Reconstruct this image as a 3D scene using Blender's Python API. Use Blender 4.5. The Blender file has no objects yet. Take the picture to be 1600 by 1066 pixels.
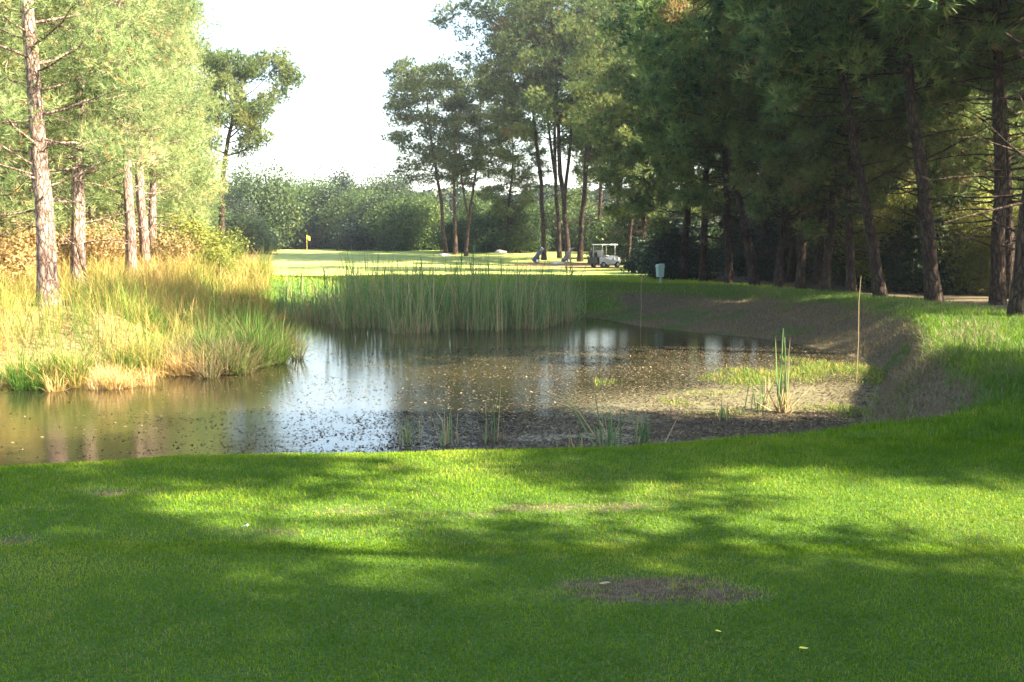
import bpy, math, numpy as np
from mathutils import Vector
R = math.radians
scene = bpy.context.scene
col = scene.collection
F = 1555.0; HZ = 370.0; CAMZ = 1.65
TH = math.atan((533 - HZ) / F)

# ------------------------------------------------------------------ numeric helpers
def W(px, py, z=0.0):
    """photo pixel -> ground point at height z (used only to survey where things stand)"""
    u = (px - 800) / F; v = (533 - py) / F
    dy = math.cos(TH) + v * math.sin(TH); dz = -math.sin(TH) + v * math.cos(TH)
    t = (z - CAMZ) / dz
    return (u * t, dy * t)

def vnoise(x, y, s, seed=0):
    x0, y0 = np.asarray(x, float), np.asarray(y, float); ca, sa = math.cos(.6 + seed), math.sin(.6 + seed)
    x = (x0 * ca - y0 * sa) / s + seed * 17.3 + 500; y = (x0 * sa + y0 * ca) / s - seed * 9.1 + 500
    xi = np.floor(x); yi = np.floor(y); fx = x - xi; fy = y - yi
    fx = fx * fx * (3 - 2 * fx); fy = fy * fy * (3 - 2 * fy)
    def h(a, b):
        q = np.sin(a * 12.9898 + b * 78.233 + seed * 4.7) * 43758.5453
        return q - np.floor(q)
    return (h(xi, yi) * (1 - fx) + h(xi + 1, yi) * fx) * (1 - fy) + (h(xi, yi + 1) * (1 - fx) + h(xi + 1, yi + 1) * fx) * fy

def fbm(x, y, s, seed=0):
    return .55 * vnoise(x, y, s, seed) + .3 * vnoise(x, y, s / 2.1, seed + 1) + .15 * vnoise(x, y, s / 4.3, seed + 2)

# shoreline of the pond: x, y, width of the bank, counter-clockwise
SH = np.array([(-16, 7.8, 2.6), (-9, 8.9, 2.6), (-5.2, 9.35, 2.7), (-3, 9.9, 2.8), (0, 10.2, 2.8), (2, 10.8, 2.8), (3.7, 11.6, 2.3), (4.7, 13.3, 1.6),
               (5.5, 15.1, 1.1), (6.6, 17.7, 1.0), (7.5, 20.3, 1.15), (7.4, 23.0, 2.3), (6.6, 25.6, 4.0), (5.0, 27.6, 5.2),
               (3.6, 29.8, 5.6), (2.6, 32.4, 4.5), (0, 34.2, 3.5), (-4, 34.6, 3), (-7, 33.2, 3), (-7.6, 30.5, 3.5), (-6.3, 27.2, 3.5),
               (-5.5, 24.2, 3.5), (-5.45, 22.6, 3.2), (-6.0, 20.2, 3.0), (-7.0, 18.6, 3.2), (-9.2, 17.7, 3.6), (-14, 17.0, 4), (-22, 15.2, 5), (-24, 10, 4)])

def _smooth_poly(P, n=4):
    out = []
    m = len(P)
    for i in range(m):
        p0, p1, p2, p3 = P[i - 1], P[i], P[(i + 1) % m], P[(i + 2) % m]
        for k in range(n):
            t = k / n
            out.append(.5 * ((2 * p1) + (-p0 + p2) * t + (2 * p0 - 5 * p1 + 4 * p2 - p3) * t * t + (-p0 + 3 * p1 - 3 * p2 + p3) * t ** 3))
    return np.array(out)
SHS = _smooth_poly(SH, 3)

def shore(x, y):
    """signed distance to the shoreline (positive on land) and the bank width there"""
    x = np.asarray(x, float); y = np.asarray(y, float)
    best = np.full(x.shape, 1e9); w = np.zeros(x.shape); inside = np.zeros(x.shape, bool)
    n = len(SHS)
    for i in range(n):
        ax, ay, aw = SHS[i]; bx, by, bw = SHS[(i + 1) % n]
        ex, ey = bx - ax, by - ay
        t = np.clip(((x - ax) * ex + (y - ay) * ey) / (ex * ex + ey * ey), 0, 1)
        d = np.hypot(x - ax - t * ex, y - ay - t * ey)
        m = d < best
        best = np.where(m, d, best); w = np.where(m, aw + t * (bw - aw), w)
        c = ((ay > y) != (by > y)) & (x < (bx - ax) * (y - ay) / ((by - ay) + 1e-12) + ax)
        inside ^= c
    return np.where(inside, -best, best), w

YZ = ([-60, 8, 14, 20, 30, 38, 45, 72, 88, 110, 140, 300, 1500], [0, 0, -.05, -.1, -.12, -.22, -.34, -.5, -.12, .08, .3, 1.2, 3])
def ground(x, y):
    x = np.asarray(x, float); y = np.asarray(y, float)
    d, w = shore(x, y)
    top = np.interp(y, *YZ) + .05 * (vnoise(x, y, 2.3, 3) - .5) + .22 * (vnoise(x, y, 14, 5) - .5) * np.clip((y - 30) / 20, 0, 1)
    left = np.clip((-x - 4) / 3, 0, 1) * np.clip((y - 14) / 3, 0, 1) * np.clip((46 - y) / 8, 0, 1)
    top = top + left * (.12 + .25 * vnoise(x, y, 3, 8))
    lip = np.clip((x - 3) / 3, 0, 1) * np.clip((30 - y) / 8, 0, 1) * np.clip((y - 8) / 3, 0, 1)
    t = np.clip(d / w, 0, 1); s = t * t * (3 - 2 * t)
    s = s + lip * (.04 * np.sin(np.pi * t) )
    rough = .10 * (fbm(x, y, .9, 11) - .5) * np.sin(np.pi * t) * (1 + lip)
    out = -1 + (top + 1) * s + rough
    bed = -1 - np.minimum(.6, -d * .25)
    return np.where(d > 0, out, bed)

def gz(x, y):
    return float(ground(np.array([x]), np.array([y]))[0])

# ------------------------------------------------------------------ object helpers
def link(o, parent=None):
    col.objects.link(o)
    if parent is not None: o.parent = parent
    return o

def tag(o, label=None, cat=None, group=None, kind=None):
    if label: o['label'] = label
    if cat: o['category'] = cat
    if group: o['group'] = group
    if kind: o['kind'] = kind
    return o

def empty(name, loc=(0, 0, 0), rz=0, scale=1):
    o = bpy.data.objects.new(name, None); o.empty_display_size = .2
    o.location = loc; o.rotation_euler = (0, 0, rz)
    o.scale = (scale,) * 3 if not hasattr(scale, '__len__') else scale
    return link(o)

def npmesh(name, V, T, mat, tint=None, smooth=False, parent=None, extra=None, do_link=True):
    """mesh from numpy arrays; T is (M,3) or (M,4) or a list of such arrays"""
    V = np.asarray(V, np.float32)
    Ts = T if isinstance(T, list) else [T]
    me = bpy.data.meshes.new(name)
    me.vertices.add(len(V)); me.vertices.foreach_set('co', V.ravel())
    tot = sum(t.size for t in Ts); npoly = sum(len(t) for t in Ts)
    me.loops.add(tot); me.polygons.add(npoly)
    me.loops.foreach_set('vertex_index', np.concatenate([t.ravel() for t in Ts]).astype(np.int32))
    ls = []; s = 0
    for t in Ts:
        k = t.shape[1]; ls.append(s + np.arange(len(t)) * k); s += t.size
    me.polygons.foreach_set('loop_start', np.concatenate(ls).astype(np.int32))
    me.polygons.foreach_set('use_smooth', np.full(npoly, smooth, bool))
    me.update(calc_edges=True)
    if tint is not None:
        a = me.attributes.new('tint', 'FLOAT', 'POINT'); a.data.foreach_set('value', np.asarray(tint, np.float32))
    for k, v in (extra or {}).items():
        a = me.attributes.new(k, 'FLOAT', 'POINT'); a.data.foreach_set('value', np.asarray(v, np.float32))
    me.materials.append(mat)
    o = bpy.data.objects.new(name, me)
    if do_link: link(o, parent)
    return o

class Bag:
    """collects vertices and faces for one mesh"""
    def __init__(s): s.V = []; s.T3 = []; s.T4 = []; s.t = []; s.n = 0
    def add(s, V, T, tint=0.5):
        V = np.asarray(V, float); T = np.asarray(T, int)
        s.V.append(V); (s.T3 if T.shape[1] == 3 else s.T4).append(T + s.n)
        s.t.append(np.full(len(V), tint) if np.isscalar(tint) else np.asarray(tint)); s.n += len(V)
    def build(s, name, mat, parent=None, smooth=False):
        T = []
        if s.T3: T.append(np.concatenate(s.T3))
        if s.T4: T.append(np.concatenate(s.T4))
        return npmesh(name, np.concatenate(s.V), T, mat, np.concatenate(s.t), smooth, parent)

def tube(bag, P, rad, sides=6, tint=.5, rng=None, wob=0.0, cap=True):
    P = np.asarray(P, float); n = len(P); rad = np.broadcast_to(rad, (n,))
    D = np.gradient(P, axis=0); D /= np.linalg.norm(D, axis=1)[:, None] + 1e-9
    ref = np.array([0, 0, 1.]) if abs(D[0, 2]) < .8 else np.array([1., 0, 0])
    ang = np.linspace(0, 2 * np.pi, sides, endpoint=False)
    V = []
    for i in range(n):
        a = np.cross(D[i], ref); a /= np.linalg.norm(a) + 1e-9; b = np.cross(D[i], a)
        r = rad[i] * (1 + (rng.normal(0, wob, sides) if rng is not None and wob else 0))
        V.append(P[i] + np.outer(np.cos(ang) * r, a) + np.outer(np.sin(ang) * r, b))
    V = np.concatenate(V)
    T = []
    for i in range(n - 1):
        for k in range(sides):
            k2 = (k + 1) % sides
            T.append((i * sides + k, i * sides + k2, (i + 1) * sides + k2, (i + 1) * sides + k))
    bag.add(V, np.array(T), tint)
    if cap:
        for i in (0, n - 1):
            base = V[i * sides:(i + 1) * sides]
            bag.add(np.vstack([base, base.mean(0)]), [(k, (k + 1) % sides, sides) for k in range(sides)], tint)

def nrm(A): return A / (np.linalg.norm(A, axis=-1, keepdims=True) + 1e-9)

def slivers(rng, C, D, length, width):
    """one thin triangle per centre C along direction D"""
    n = len(C); D = nrm(D); S = nrm(np.cross(D, rng.normal(size=(n, 3))))
    L = (length * rng.uniform(.7, 1.2, n))[:, None]; w = (width * rng.uniform(.7, 1.3, n))[:, None] / 2
    V = np.stack([C - S * w, C + S * w, C + D * L], 1).reshape(-1, 3)
    return V, np.arange(3 * n).reshape(n, 3)

def leaves(rng, C, N, size):
    n = len(C); N = nrm(N); A = nrm(np.cross(N, rng.normal(size=(n, 3)))); B = np.cross(N, A)
    s = (size * rng.uniform(.6, 1.3, n))[:, None]
    V = np.stack([C - A * s, C + B * s * .55, C + A * s, C - B * s * .55], 1).reshape(-1, 3)
    return V, np.arange(4 * n).reshape(n, 4)

def blades(rng, X, Y, Z, length, width, lean, lean_dir=None):
    """bent grass blades: 5 vertices, 3 triangles each"""
    n = len(X); a = rng.uniform(0, 2 * np.pi, n) if lean_dir is None else lean_dir
    f = rng.uniform(0, np.pi * 2, n)
    L = length * rng.uniform(.35, 1.2, n); ln = np.abs(lean * rng.normal(1, .5, n))
    sx, sy = np.cos(f) * width / 2, np.sin(f) * width / 2
    hx, hy = np.cos(a) * ln * L, np.sin(a) * ln * L
    B = np.stack([X, Y, Z], 1); s = np.stack([sx, sy, np.zeros(n)], 1)
    k = np.sqrt(np.maximum(.05, 1 - np.minimum(ln, .95) ** 2))
    M = B + np.stack([hx * .35, hy * .35, L * k * .62], 1); T = B + np.stack([hx, hy, L * k], 1)
    V = np.stack([B - s, B + s, M - s * .8, M + s * .8, T], 1).reshape(-1, 3)
    i = np.arange(n)[:, None] * 5
    F3 = np.concatenate([i + [0, 1, 3], i + [0, 3, 2], i + [2, 3, 4]])
    return V, F3

# ------------------------------------------------------------------ materials
def newmat(name):
    m = bpy.data.materials.new(name); m.use_nodes = True
    nt = m.node_tree; nt.nodes.clear()
    return m, nt
def N(nt, t, **kw):
    n = nt.nodes.new(t)
    for k, v in kw.items(): setattr(n, k, v)
    return n
def ramp(nt, stops):
    r = N(nt, 'ShaderNodeValToRGB'); e = r.color_ramp.elements
    while len(e) < len(stops): e.new(.5)
    for i, (p, c) in enumerate(stops):
        e[i].position = p; e[i].color = (*c, 1)
    return r
def attr(nt, name): return N(nt, 'ShaderNodeAttribute', attribute_name=name)
def L(nt, a, b): nt.links.new(a, b)
def mixc(nt, fac, a, b, mode='MIX'):
    m = N(nt, 'ShaderNodeMix', data_type='RGBA', blend_type=mode)
    for s, v in ((0, fac), (6, a), (7, b)):
        if isinstance(v, (int, float)): m.inputs[s].default_value = v
        elif isinstance(v, tuple): m.inputs[s].default_value = (*v, 1)
        else: L(nt, v, m.inputs[s])
    return m.outputs[2]

def leafmat(name, stops, trans=.35, rough=.5, spec=.25, varies=.18):
    """thin foliage: colour from the leaf's own tint, object to object variation, some light passing through"""
    m, nt = newmat(name)
    a = attr(nt, 'tint'); r = ramp(nt, stops); L(nt, a.outputs['Fac'], r.inputs[0])
    oi = N(nt, 'ShaderNodeObjectInfo')
    hs = N(nt, 'ShaderNodeHueSaturation'); L(nt, r.outputs[0], hs.inputs['Color'])
    mr = N(nt, 'ShaderNodeMapRange'); mr.inputs[3].default_value = 1 - varies; mr.inputs[4].default_value = 1 + varies
    L(nt, oi.outputs['Random'], mr.inputs[0]); L(nt, mr.outputs[0], hs.inputs['Value'])
    p = N(nt, 'ShaderNodeBsdfPrincipled'); L(nt, hs.outputs[0], p.inputs['Base Color'])
    p.inputs['Roughness'].default_value = rough; p.inputs['Specular IOR Level'].default_value = spec
    t = N(nt, 'ShaderNodeBsdfTranslucent'); L(nt, hs.outputs[0], t.inputs['Color'])
    mx = N(nt, 'ShaderNodeMixShader'); mx.inputs[0].default_value = trans
    L(nt, p.outputs[0], mx.inputs[1]); L(nt, t.outputs[0], mx.inputs[2])
    o = N(nt, 'ShaderNodeOutputMaterial'); L(nt, mx.outputs[0], o.inputs[0])
    return m

def plain(name, c, rough=.5, metal=0.0, bump=0.0, scale=60, c2=None):
    m, nt = newmat(name)
    p = N(nt, 'ShaderNodeBsdfPrincipled'); p.inputs['Roughness'].default_value = rough; p.inputs['Metallic'].default_value = metal
    tc = N(nt, 'ShaderNodeTexCoord'); no = N(nt, 'ShaderNodeTexNoise'); no.inputs['Scale'].default_value = scale; no.inputs['Detail'].default_value = 6
    L(nt, tc.outputs['Object'], no.inputs['Vector'])
    r = ramp(nt, [(.35, c2 or tuple(v * .8 for v in c)), (.65, c)]); L(nt, no.outputs[0], r.inputs[0]); L(nt, r.outputs[0], p.inputs['Base Color'])
    if bump:
        b = N(nt, 'ShaderNodeBump'); b.inputs['Strength'].default_value = bump; L(nt, no.outputs[0], b.inputs['Height']); L(nt, b.outputs[0], p.inputs['Normal'])
    o = N(nt, 'ShaderNodeOutputMaterial'); L(nt, p.outputs[0], o.inputs[0])
    return m

def barkmat(name, dark, mid, light):
    m, nt = newmat(name)
    tc = N(nt, 'ShaderNodeTexCoord'); mp = N(nt, 'ShaderNodeMapping'); mp.inputs['Scale'].default_value = (1, 1, .33)
    L(nt, tc.outputs['Object'], mp.inputs[0])
    vo = N(nt, 'ShaderNodeTexVoronoi', feature='DISTANCE_TO_EDGE'); vo.inputs['Scale'].default_value = 11
    no = N(nt, 'ShaderNodeTexNoise'); no.inputs['Scale'].default_value = 5; no.inputs['Detail'].default_value = 8; no.inputs['Roughness'].default_value = .65
    L(nt, mp.outputs[0], no.inputs[0])
    va = N(nt, 'ShaderNodeVectorMath', operation='MULTIPLY_ADD'); va.inputs[1].default_value = (.25,) * 3
    L(nt, no.outputs[1], va.inputs[0]); L(nt, mp.outputs[0], va.inputs[2]); L(nt, va.outputs[0], vo.inputs[0])
    r1 = ramp(nt, [(.0, dark), (.12, mid), (.5, light)]); L(nt, vo.outputs[0], r1.inputs[0])
    n2 = N(nt, 'ShaderNodeTexNoise'); n2.inputs['Scale'].default_value = 1.3; n2.inputs['Detail'].default_value = 5; L(nt, tc.outputs['Object'], n2.inputs[0])
    r2 = ramp(nt, [(.35, (.65, .55, .5)), (.65, (1.15, 1.1, 1.0))]); L(nt, n2.outputs[0], r2.inputs[0])
    c = mixc(nt, 1.0, r1.outputs[0], r2.outputs[0], 'MULTIPLY')
    p = N(nt, 'ShaderNodeBsdfPrincipled'); p.inputs['Roughness'].default_value = .9; p.inputs['Specular IOR Level'].default_value = .15
    L(nt, c, p.inputs['Base Color'])
    mm = N(nt, 'ShaderNodeMath', operation='MINIMUM'); mm.inputs[1].default_value = .25; L(nt, vo.outputs[0], mm.inputs[0])
    b = N(nt, 'ShaderNodeBump'); b.inputs['Strength'].default_value = 1.0; b.inputs['Distance'].default_value = .12; L(nt, mm.outputs[0], b.inputs['Height']); L(nt, b.outputs[0], p.inputs['Normal'])
    o = N(nt, 'ShaderNodeOutputMaterial'); L(nt, p.outputs[0], o.inputs[0])
    return m

M = {}
M['needle'] = leafmat('pine_needles', [(0, (.05, .085, .028)), (.45, (.13, .18, .055)), (.8, (.25, .28, .08)), (.93, (.22, .22, .08)), (1, (.24, .16, .07))], .5)
M['needle_sunlit'] = leafmat('sunlit_pine_needles', [(0, (.10, .16, .055)), (.45, (.28, .36, .14)), (.85, (.50, .54, .24)), (.95, (.55, .45, .24)), (1, (.46, .24, .09))], .5)  # strong sun on the left pines is put into this lighter needle colour
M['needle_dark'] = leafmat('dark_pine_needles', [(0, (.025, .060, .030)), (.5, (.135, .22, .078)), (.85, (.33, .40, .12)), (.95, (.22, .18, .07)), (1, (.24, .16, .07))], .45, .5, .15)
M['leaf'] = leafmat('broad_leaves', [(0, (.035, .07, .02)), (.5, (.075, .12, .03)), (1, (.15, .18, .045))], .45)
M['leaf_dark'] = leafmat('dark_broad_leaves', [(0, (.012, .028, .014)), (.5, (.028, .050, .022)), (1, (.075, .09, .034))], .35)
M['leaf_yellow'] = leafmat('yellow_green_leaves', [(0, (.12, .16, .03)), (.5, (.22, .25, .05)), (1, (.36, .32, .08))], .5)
M['bracken'] = leafmat('bracken_leaves', [(0, (.22, .15, .06)), (.5, (.38, .26, .11)), (1, (.50, .40, .19))], .45)
M['bark'] = barkmat('pine_bark', (.035, .022, .018), (.12, .085, .065), (.24, .18, .145))
M['bark_sunlit'] = barkmat('sunlit_pine_bark', (.08, .05, .045), (.36, .28, .245), (.60, .52, .46))  # lighter bark colour carries the sunlight on the left trunks
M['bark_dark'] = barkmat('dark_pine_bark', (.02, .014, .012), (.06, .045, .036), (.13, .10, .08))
M['lawn'] = leafmat('lawn_blades', [(0, (.060, .14, .004)), (.4, (.145, .25, .008)), (.75, (.30, .35, .04)), (.92, (.24, .25, .07)), (1, (.30, .20, .10))], .35, .6, .12, 0)
M['rough'] = leafmat('bank_grass_blades', [(0, (.04, .12, .015)), (.35, (.09, .17, .025)), (.55, (.17, .16, .06)), (.75, (.15, .105, .065)), (1, (.26, .20, .12))], .3, .6, .2, 0)
M['dry'] = leafmat('dry_tall_grass_blades', [(0, (.06, .15, .02)), (.28, (.18, .24, .04)), (.5, (.40, .30, .09)), (.75, (.54, .35, .13)), (1, (.60, .46, .23))], .4, .6, .2, 0)
M['reed'] = leafmat('reed_leaves', [(0, (.08, .16, .055)), (.5, (.20, .31, .11)), (.72, (.24, .29, .11)), (.85, (.40, .31, .16)), (1, (.45, .34, .19))], .35, .45, .3, 0)
M['deadleaf'] = leafmat('dead_leaves', [(0, (.03, .025, .018)), (.5, (.13, .10, .06)), (.85, (.26, .20, .12)), (1, (.42, .34, .2))], .2, .7, .2, 0)
M['white'] = plain('white_paint', (.82, .82, .80), .35)
M['black'] = plain('black_plastic', (.014, .014, .016), .5)
M['rubber'] = plain('tyre_rubber', (.025, .025, .025), .8)
M['rim'] = plain('wheel_rim_paint', (.62, .62, .60), .35)
M['seat'] = plain('beige_vinyl', (.42, .38, .30), .5)
M['steel'] = plain('steel', (.16, .16, .17), .5, .0)
M['bagblue'] = plain('slate_blue_fabric', (.10, .10, .17), .8, 0, .2)
M['baggrey'] = plain('grey_fabric', (.13, .12, .12), .8, 0, .2)
M['paleblue'] = plain('pale_blue_green_paint', (.34, .48, .46), .6)
M['flag'] = plain('yellow_flag_cloth', (.85, .75, .12), .8)
M['twig'] = plain('dead_twig', (.22, .17, .13), .9)
M['stone'] = plain('pale_stone', (.5, .48, .42), .85, 0, .4, 20)

m, nt = newmat('clear_windscreen'); g = N(nt, 'ShaderNodeBsdfGlass'); g.inputs['Roughness'].default_value = .02; g.inputs['IOR'].default_value = 1.05
o_ = N(nt, 'ShaderNodeOutputMaterial'); L(nt, g.outputs[0], o_.inputs[0]); M['glass'] = m

# ground
m, nt = newmat('ground_turf'); M['ground'] = m
geo = N(nt, 'ShaderNodeNewGeometry')
def noise(scale, detail=6, rough=.6, vec=None):
    n = N(nt, 'ShaderNodeTexNoise'); n.inputs['Scale'].default_value = scale; n.inputs['Detail'].default_value = detail; n.inputs['Roughness'].default_value = rough
    L(nt, vec or geo.outputs['Position'], n.inputs['Vector']); return n.outputs[0]
n1 = noise(.8); n2 = noise(14, 8, .7); n3 = noise(70, 4, .7); n4 = noise(.12, 4)
g1 = ramp(nt, [(.3, (.030, .070, .012)), (.5, (.060, .12, .018)), (.7, (.13, .17, .045))]); L(nt, n3, g1.inputs[0])
g2 = ramp(nt, [(.35, (.17, .23, .045)), (.5, (.28, .33, .08)), (.62, (.40, .38, .13))]); L(nt, n1, g2.inputs[0])
b1 = ramp(nt, [(.3, (.045, .030, .020)), (.5, (.10, .080, .050)), (.7, (.18, .150, .10))]); L(nt, n2, b1.inputs[0])
s1 = ramp(nt, [(.3, (.10, .075, .03)), (.55, (.28, .20, .09)), (.75, (.42, .32, .16))]); L(nt, n2, s1.inputs[0])
c = mixc(nt, attr(nt, 'fairway').outputs['Fac'], g1.outputs[0], g2.outputs[0])
def fuzzy(name, nz, lo=.35, hi=.65):
    a_ = N(nt, 'ShaderNodeMath', operation='MULTIPLY_ADD'); a_.inputs[1].default_value = .6; a_.inputs[2].default_value = -.3; L(nt, nz, a_.inputs[0])
    s_ = N(nt, 'ShaderNodeMath', operation='ADD'); L(nt, a_.outputs[0], s_.inputs[0]); L(nt, attr(nt, name).outputs['Fac'], s_.inputs[1])
    mr = N(nt, 'ShaderNodeMapRange', interpolation_type='SMOOTHSTEP'); mr.inputs[1].default_value = lo; mr.inputs[2].default_value = hi; L(nt, s_.outputs[0], mr.inputs[0]); return mr.outputs[0]
c = mixc(nt, fuzzy('straw', n1), c, s1.outputs[0])
c = mixc(nt, fuzzy('soil', n2), c, b1.outputs[0])
p = N(nt, 'ShaderNodeBsdfPrincipled'); p.inputs['Roughness'].default_value = .95; p.inputs['Specular IOR Level'].default_value = .1; L(nt, c, p.inputs['Base Color'])
b = N(nt, 'ShaderNodeBump'); b.inputs['Strength'].default_value = .8; b.inputs['Distance'].default_value = .04; L(nt, n2, b.inputs['Height']); L(nt, b.outputs[0], p.inputs['Normal'])
o_ = N(nt, 'ShaderNodeOutputMaterial'); L(nt, p.outputs[0], o_.inputs[0])

# water: murky pond with patches of floating scum
m, nt = newmat('pond_water'); M['water'] = m
geo = N(nt, 'ShaderNodeNewGeometry')
mp = N(nt, 'ShaderNodeMapping'); mp.inputs['Scale'].default_value = (.55, 1.5, 1); L(nt, geo.outputs['Position'], mp.inputs[0])
w1 = noise(3.2, 5, .6, mp.outputs[0]); w2 = noise(22, 3, .6, geo.outputs['Position']); w3 = noise(.35, 3, .5, geo.outputs['Position'])
murk = ramp(nt, [(.35, (.012, .012, .007)), (.65, (.032, .025, .010))]); L(nt, w3, murk.inputs[0])
p = N(nt, 'ShaderNodeBsdfPrincipled'); p.inputs['Roughness'].default_value = .02; p.inputs['IOR'].default_value = 1.5; L(nt, murk.outputs[0], p.inputs['Base Color'])
ad = N(nt, 'ShaderNodeMath', operation='MULTIPLY_ADD'); ad.inputs[1].default_value = .5; L(nt, w2, ad.inputs[0]); L(nt, w1, ad.inputs[2])
bp = N(nt, 'ShaderNodeBump'); bp.inputs['Strength'].default_value = .05; bp.inputs['Distance'].default_value = .05; L(nt, ad.outputs[0], bp.inputs['Height']); L(nt, bp.outputs[0], p.inputs['Normal'])
sc = N(nt, 'ShaderNodeBsdfPrincipled'); sc.inputs['Roughness'].default_value = .35
wn = noise(45, 3, .7, geo.outputs['Position']); wr = ramp(nt, [(.38, (.04, .038, .025)), (.5, (.15, .135, .075)), (.64, (.31, .27, .155))]); L(nt, wn, wr.inputs[0]); L(nt, wr.outputs[0], sc.inputs['Base Color'])
# scum coverage comes from its own attribute broken up by noise
sm = noise(26, 5, .75, mp.outputs[0])
s_ = N(nt, 'ShaderNodeMath', operation='ADD'); L(nt, sm, s_.inputs[0]); L(nt, attr(nt, 'scum').outputs['Fac'], s_.inputs[1])
mr = N(nt, 'ShaderNodeMapRange', interpolation_type='SMOOTHSTEP'); mr.inputs[1].default_value = .80; mr.inputs[2].default_value = .90; L(nt, s_.outputs[0], mr.inputs[0])
mx = N(nt, 'ShaderNodeMixShader'); L(nt, mr.outputs[0], mx.inputs[0]); L(nt, p.outputs[0], mx.inputs[1]); L(nt, sc.outputs[0], mx.inputs[2])
o_ = N(nt, 'ShaderNodeOutputMaterial'); L(nt, mx.outputs[0], o_.inputs[0])

# ------------------------------------------------------------------ terrain
def axis(lo, hi, step, far_lo, far_hi, g=1.16):
    a = list(np.arange(lo, hi + 1e-6, step)); s = step
    while a[-1] < far_hi: s *= g; a.append(a[-1] + s)
    s = step
    while a[0] > far_lo: s *= g; a.insert(0, a[0] - s)
    return np.array(a)

def bump2(x, y, cx, cy, rx, ry):
    return np.clip(1.5 - np.hypot((x - cx) / rx, (y - cy) / ry) - .0, 0, 1)
BARE = [(W(1010, 930), .55, .22), (W(520, 800), .42, .13), (W(900, 795), .75, .14), (W(700, 808), .3, .14), (W(175, 772), .45, .12),
        (W(410, 838), .35, .1), (W(410, 1058), .12, .06), (W(1140, 940), .25, .12), (W(20, 850), .3, .12), (W(60, 800), .4, .1)]
def zones(x, y):
    d, w = shore(x, y)
    t = np.clip(d / w, 0, 1)
    bank = np.clip((.83 - t) / .16, 0, 1)
    right = np.clip((x - 2.5) / 2.5, 0, 1)
    nearb = (y < 12) & (x < 3.5)
    soil = np.where(d < 0, 1, np.where(nearb, .25 * bank, bank * right * 1.1))
    soil = np.where((d > 0) & (d < .5) & ~nearb, np.maximum(soil, .8), soil)
    bare = np.zeros_like(x)
    for (c_, rx, ry) in BARE: bare = np.maximum(bare, (.66 if rx == .55 else .56) * bump2(x + .35 * (fbm(x, y, .35, 66) - .5), y + .2 * (fbm(x, y, .3, 67) - .5), c_[0], c_[1], rx, ry) * (.25 + 1.5 * fbm(x, y, .10, 68)))
    soil = np.maximum(soil, bare)
    edge = np.interp(y, [0, 12, 22, 28, 35, 42, 60, 70, 90, 120], [10, 11, 11.0, 9.9, 9.1, 7.6, 8.5, 9.5, 12, 14])
    wood = np.clip((x - edge) / 1.6, 0, 1) * np.clip((y + 30) / 10, 0, 1)
    soil = np.maximum(soil, wood * .95)
    straw = np.clip((-x - 4.5) / 1.5, 0, 1) * np.clip((y - 14) / 2, 0, 1) * np.clip((-x - .22 * y - 1.0) / 4, 0, 1)
    cartarea = np.clip(1.3 - np.hypot((x - 4) / 7, (y - 74) / 12), 0, 1) * .75
    far_l = np.clip((-x - .30 * y + 0) / 3, 0, 1) * (y > 40)
    straw = np.clip(np.maximum(np.maximum(straw, cartarea), far_l), 0, 1)
    fair = np.clip((y - 36) / 6, 0, 1)
    return d, t, soil, straw, fair, bare

gx = axis(-16, 16, .22, -1500, 1500); gy = axis(2, 40, .2, -60, 2500, 1.12)
X, Y = np.meshgrid(gx, gy); nx, ny = len(gx), len(gy)
Z = ground(X.ravel(), Y.ravel()); d_, t_, soil, straw, fair, bare = zones(X.ravel(), Y.ravel())
idx = np.arange(nx * ny).reshape(ny, nx)
Q = np.stack([idx[:-1, :-1], idx[:-1, 1:], idx[1:, 1:], idx[1:, :-1]], -1).reshape(-1, 4)
o = npmesh('ground', np.stack([X.ravel(), Y.ravel(), Z], 1), Q, M['ground'], None, True, extra={'soil': soil, 'straw': straw, 'fairway': fair})
tag(o, kind='structure')

wx = np.arange(-27, 11, .25); wy = np.arange(6, 38, .25)
X, Y = np.meshgrid(wx, wy); idx = np.arange(X.size).reshape(X.shape)
Q = np.stack([idx[:-1, :-1], idx[:-1, 1:], idx[1:, 1:], idx[1:, :-1]], -1).reshape(-1, 4)
xr, yr = X.ravel(), Y.ravel(); dw, _ = shore(xr, yr)
keep = (dw[Q] < .6).any(1)
Q = Q[keep]
def scumf(x, y):
    near = np.clip((14.6 - y + .9 * np.clip(x, -3, 4)) / 2.6, 0, 1) * np.clip((x + 5) / 4, 0, 1)
    right = np.clip((x - 1.5) / 2.5, 0, 1) * np.clip((23 - y) / 3, 0, 1)
    band = np.exp(-((y - 15.8 - .04 * x) / 1.3) ** 2) * np.clip((x + .5) / 2, 0, 1)
    return .12 + .10 * np.clip((x + 2) / 3, 0, 1) + .30 * near + .08 * right * np.clip((y - 12.5) / 3, 0, 1) + .12 * band
o = npmesh('pond_water', np.stack([xr, yr, np.full(xr.size, -1.0)], 1), Q, M['water'], None, True, extra={'scum': scumf(xr, yr)})
tag(o, kind='structure')

# ------------------------------------------------------------------ grass and weeds
rng = np.random.default_rng(7)
def inview(x, y, m=1.2): return (np.abs(x) < .53 * y + m) & (y > 2.6)
def scatter(n, x0, x1, y0, y1): return rng.uniform(x0, x1, n), rng.uniform(y0, y1, n)

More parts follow.
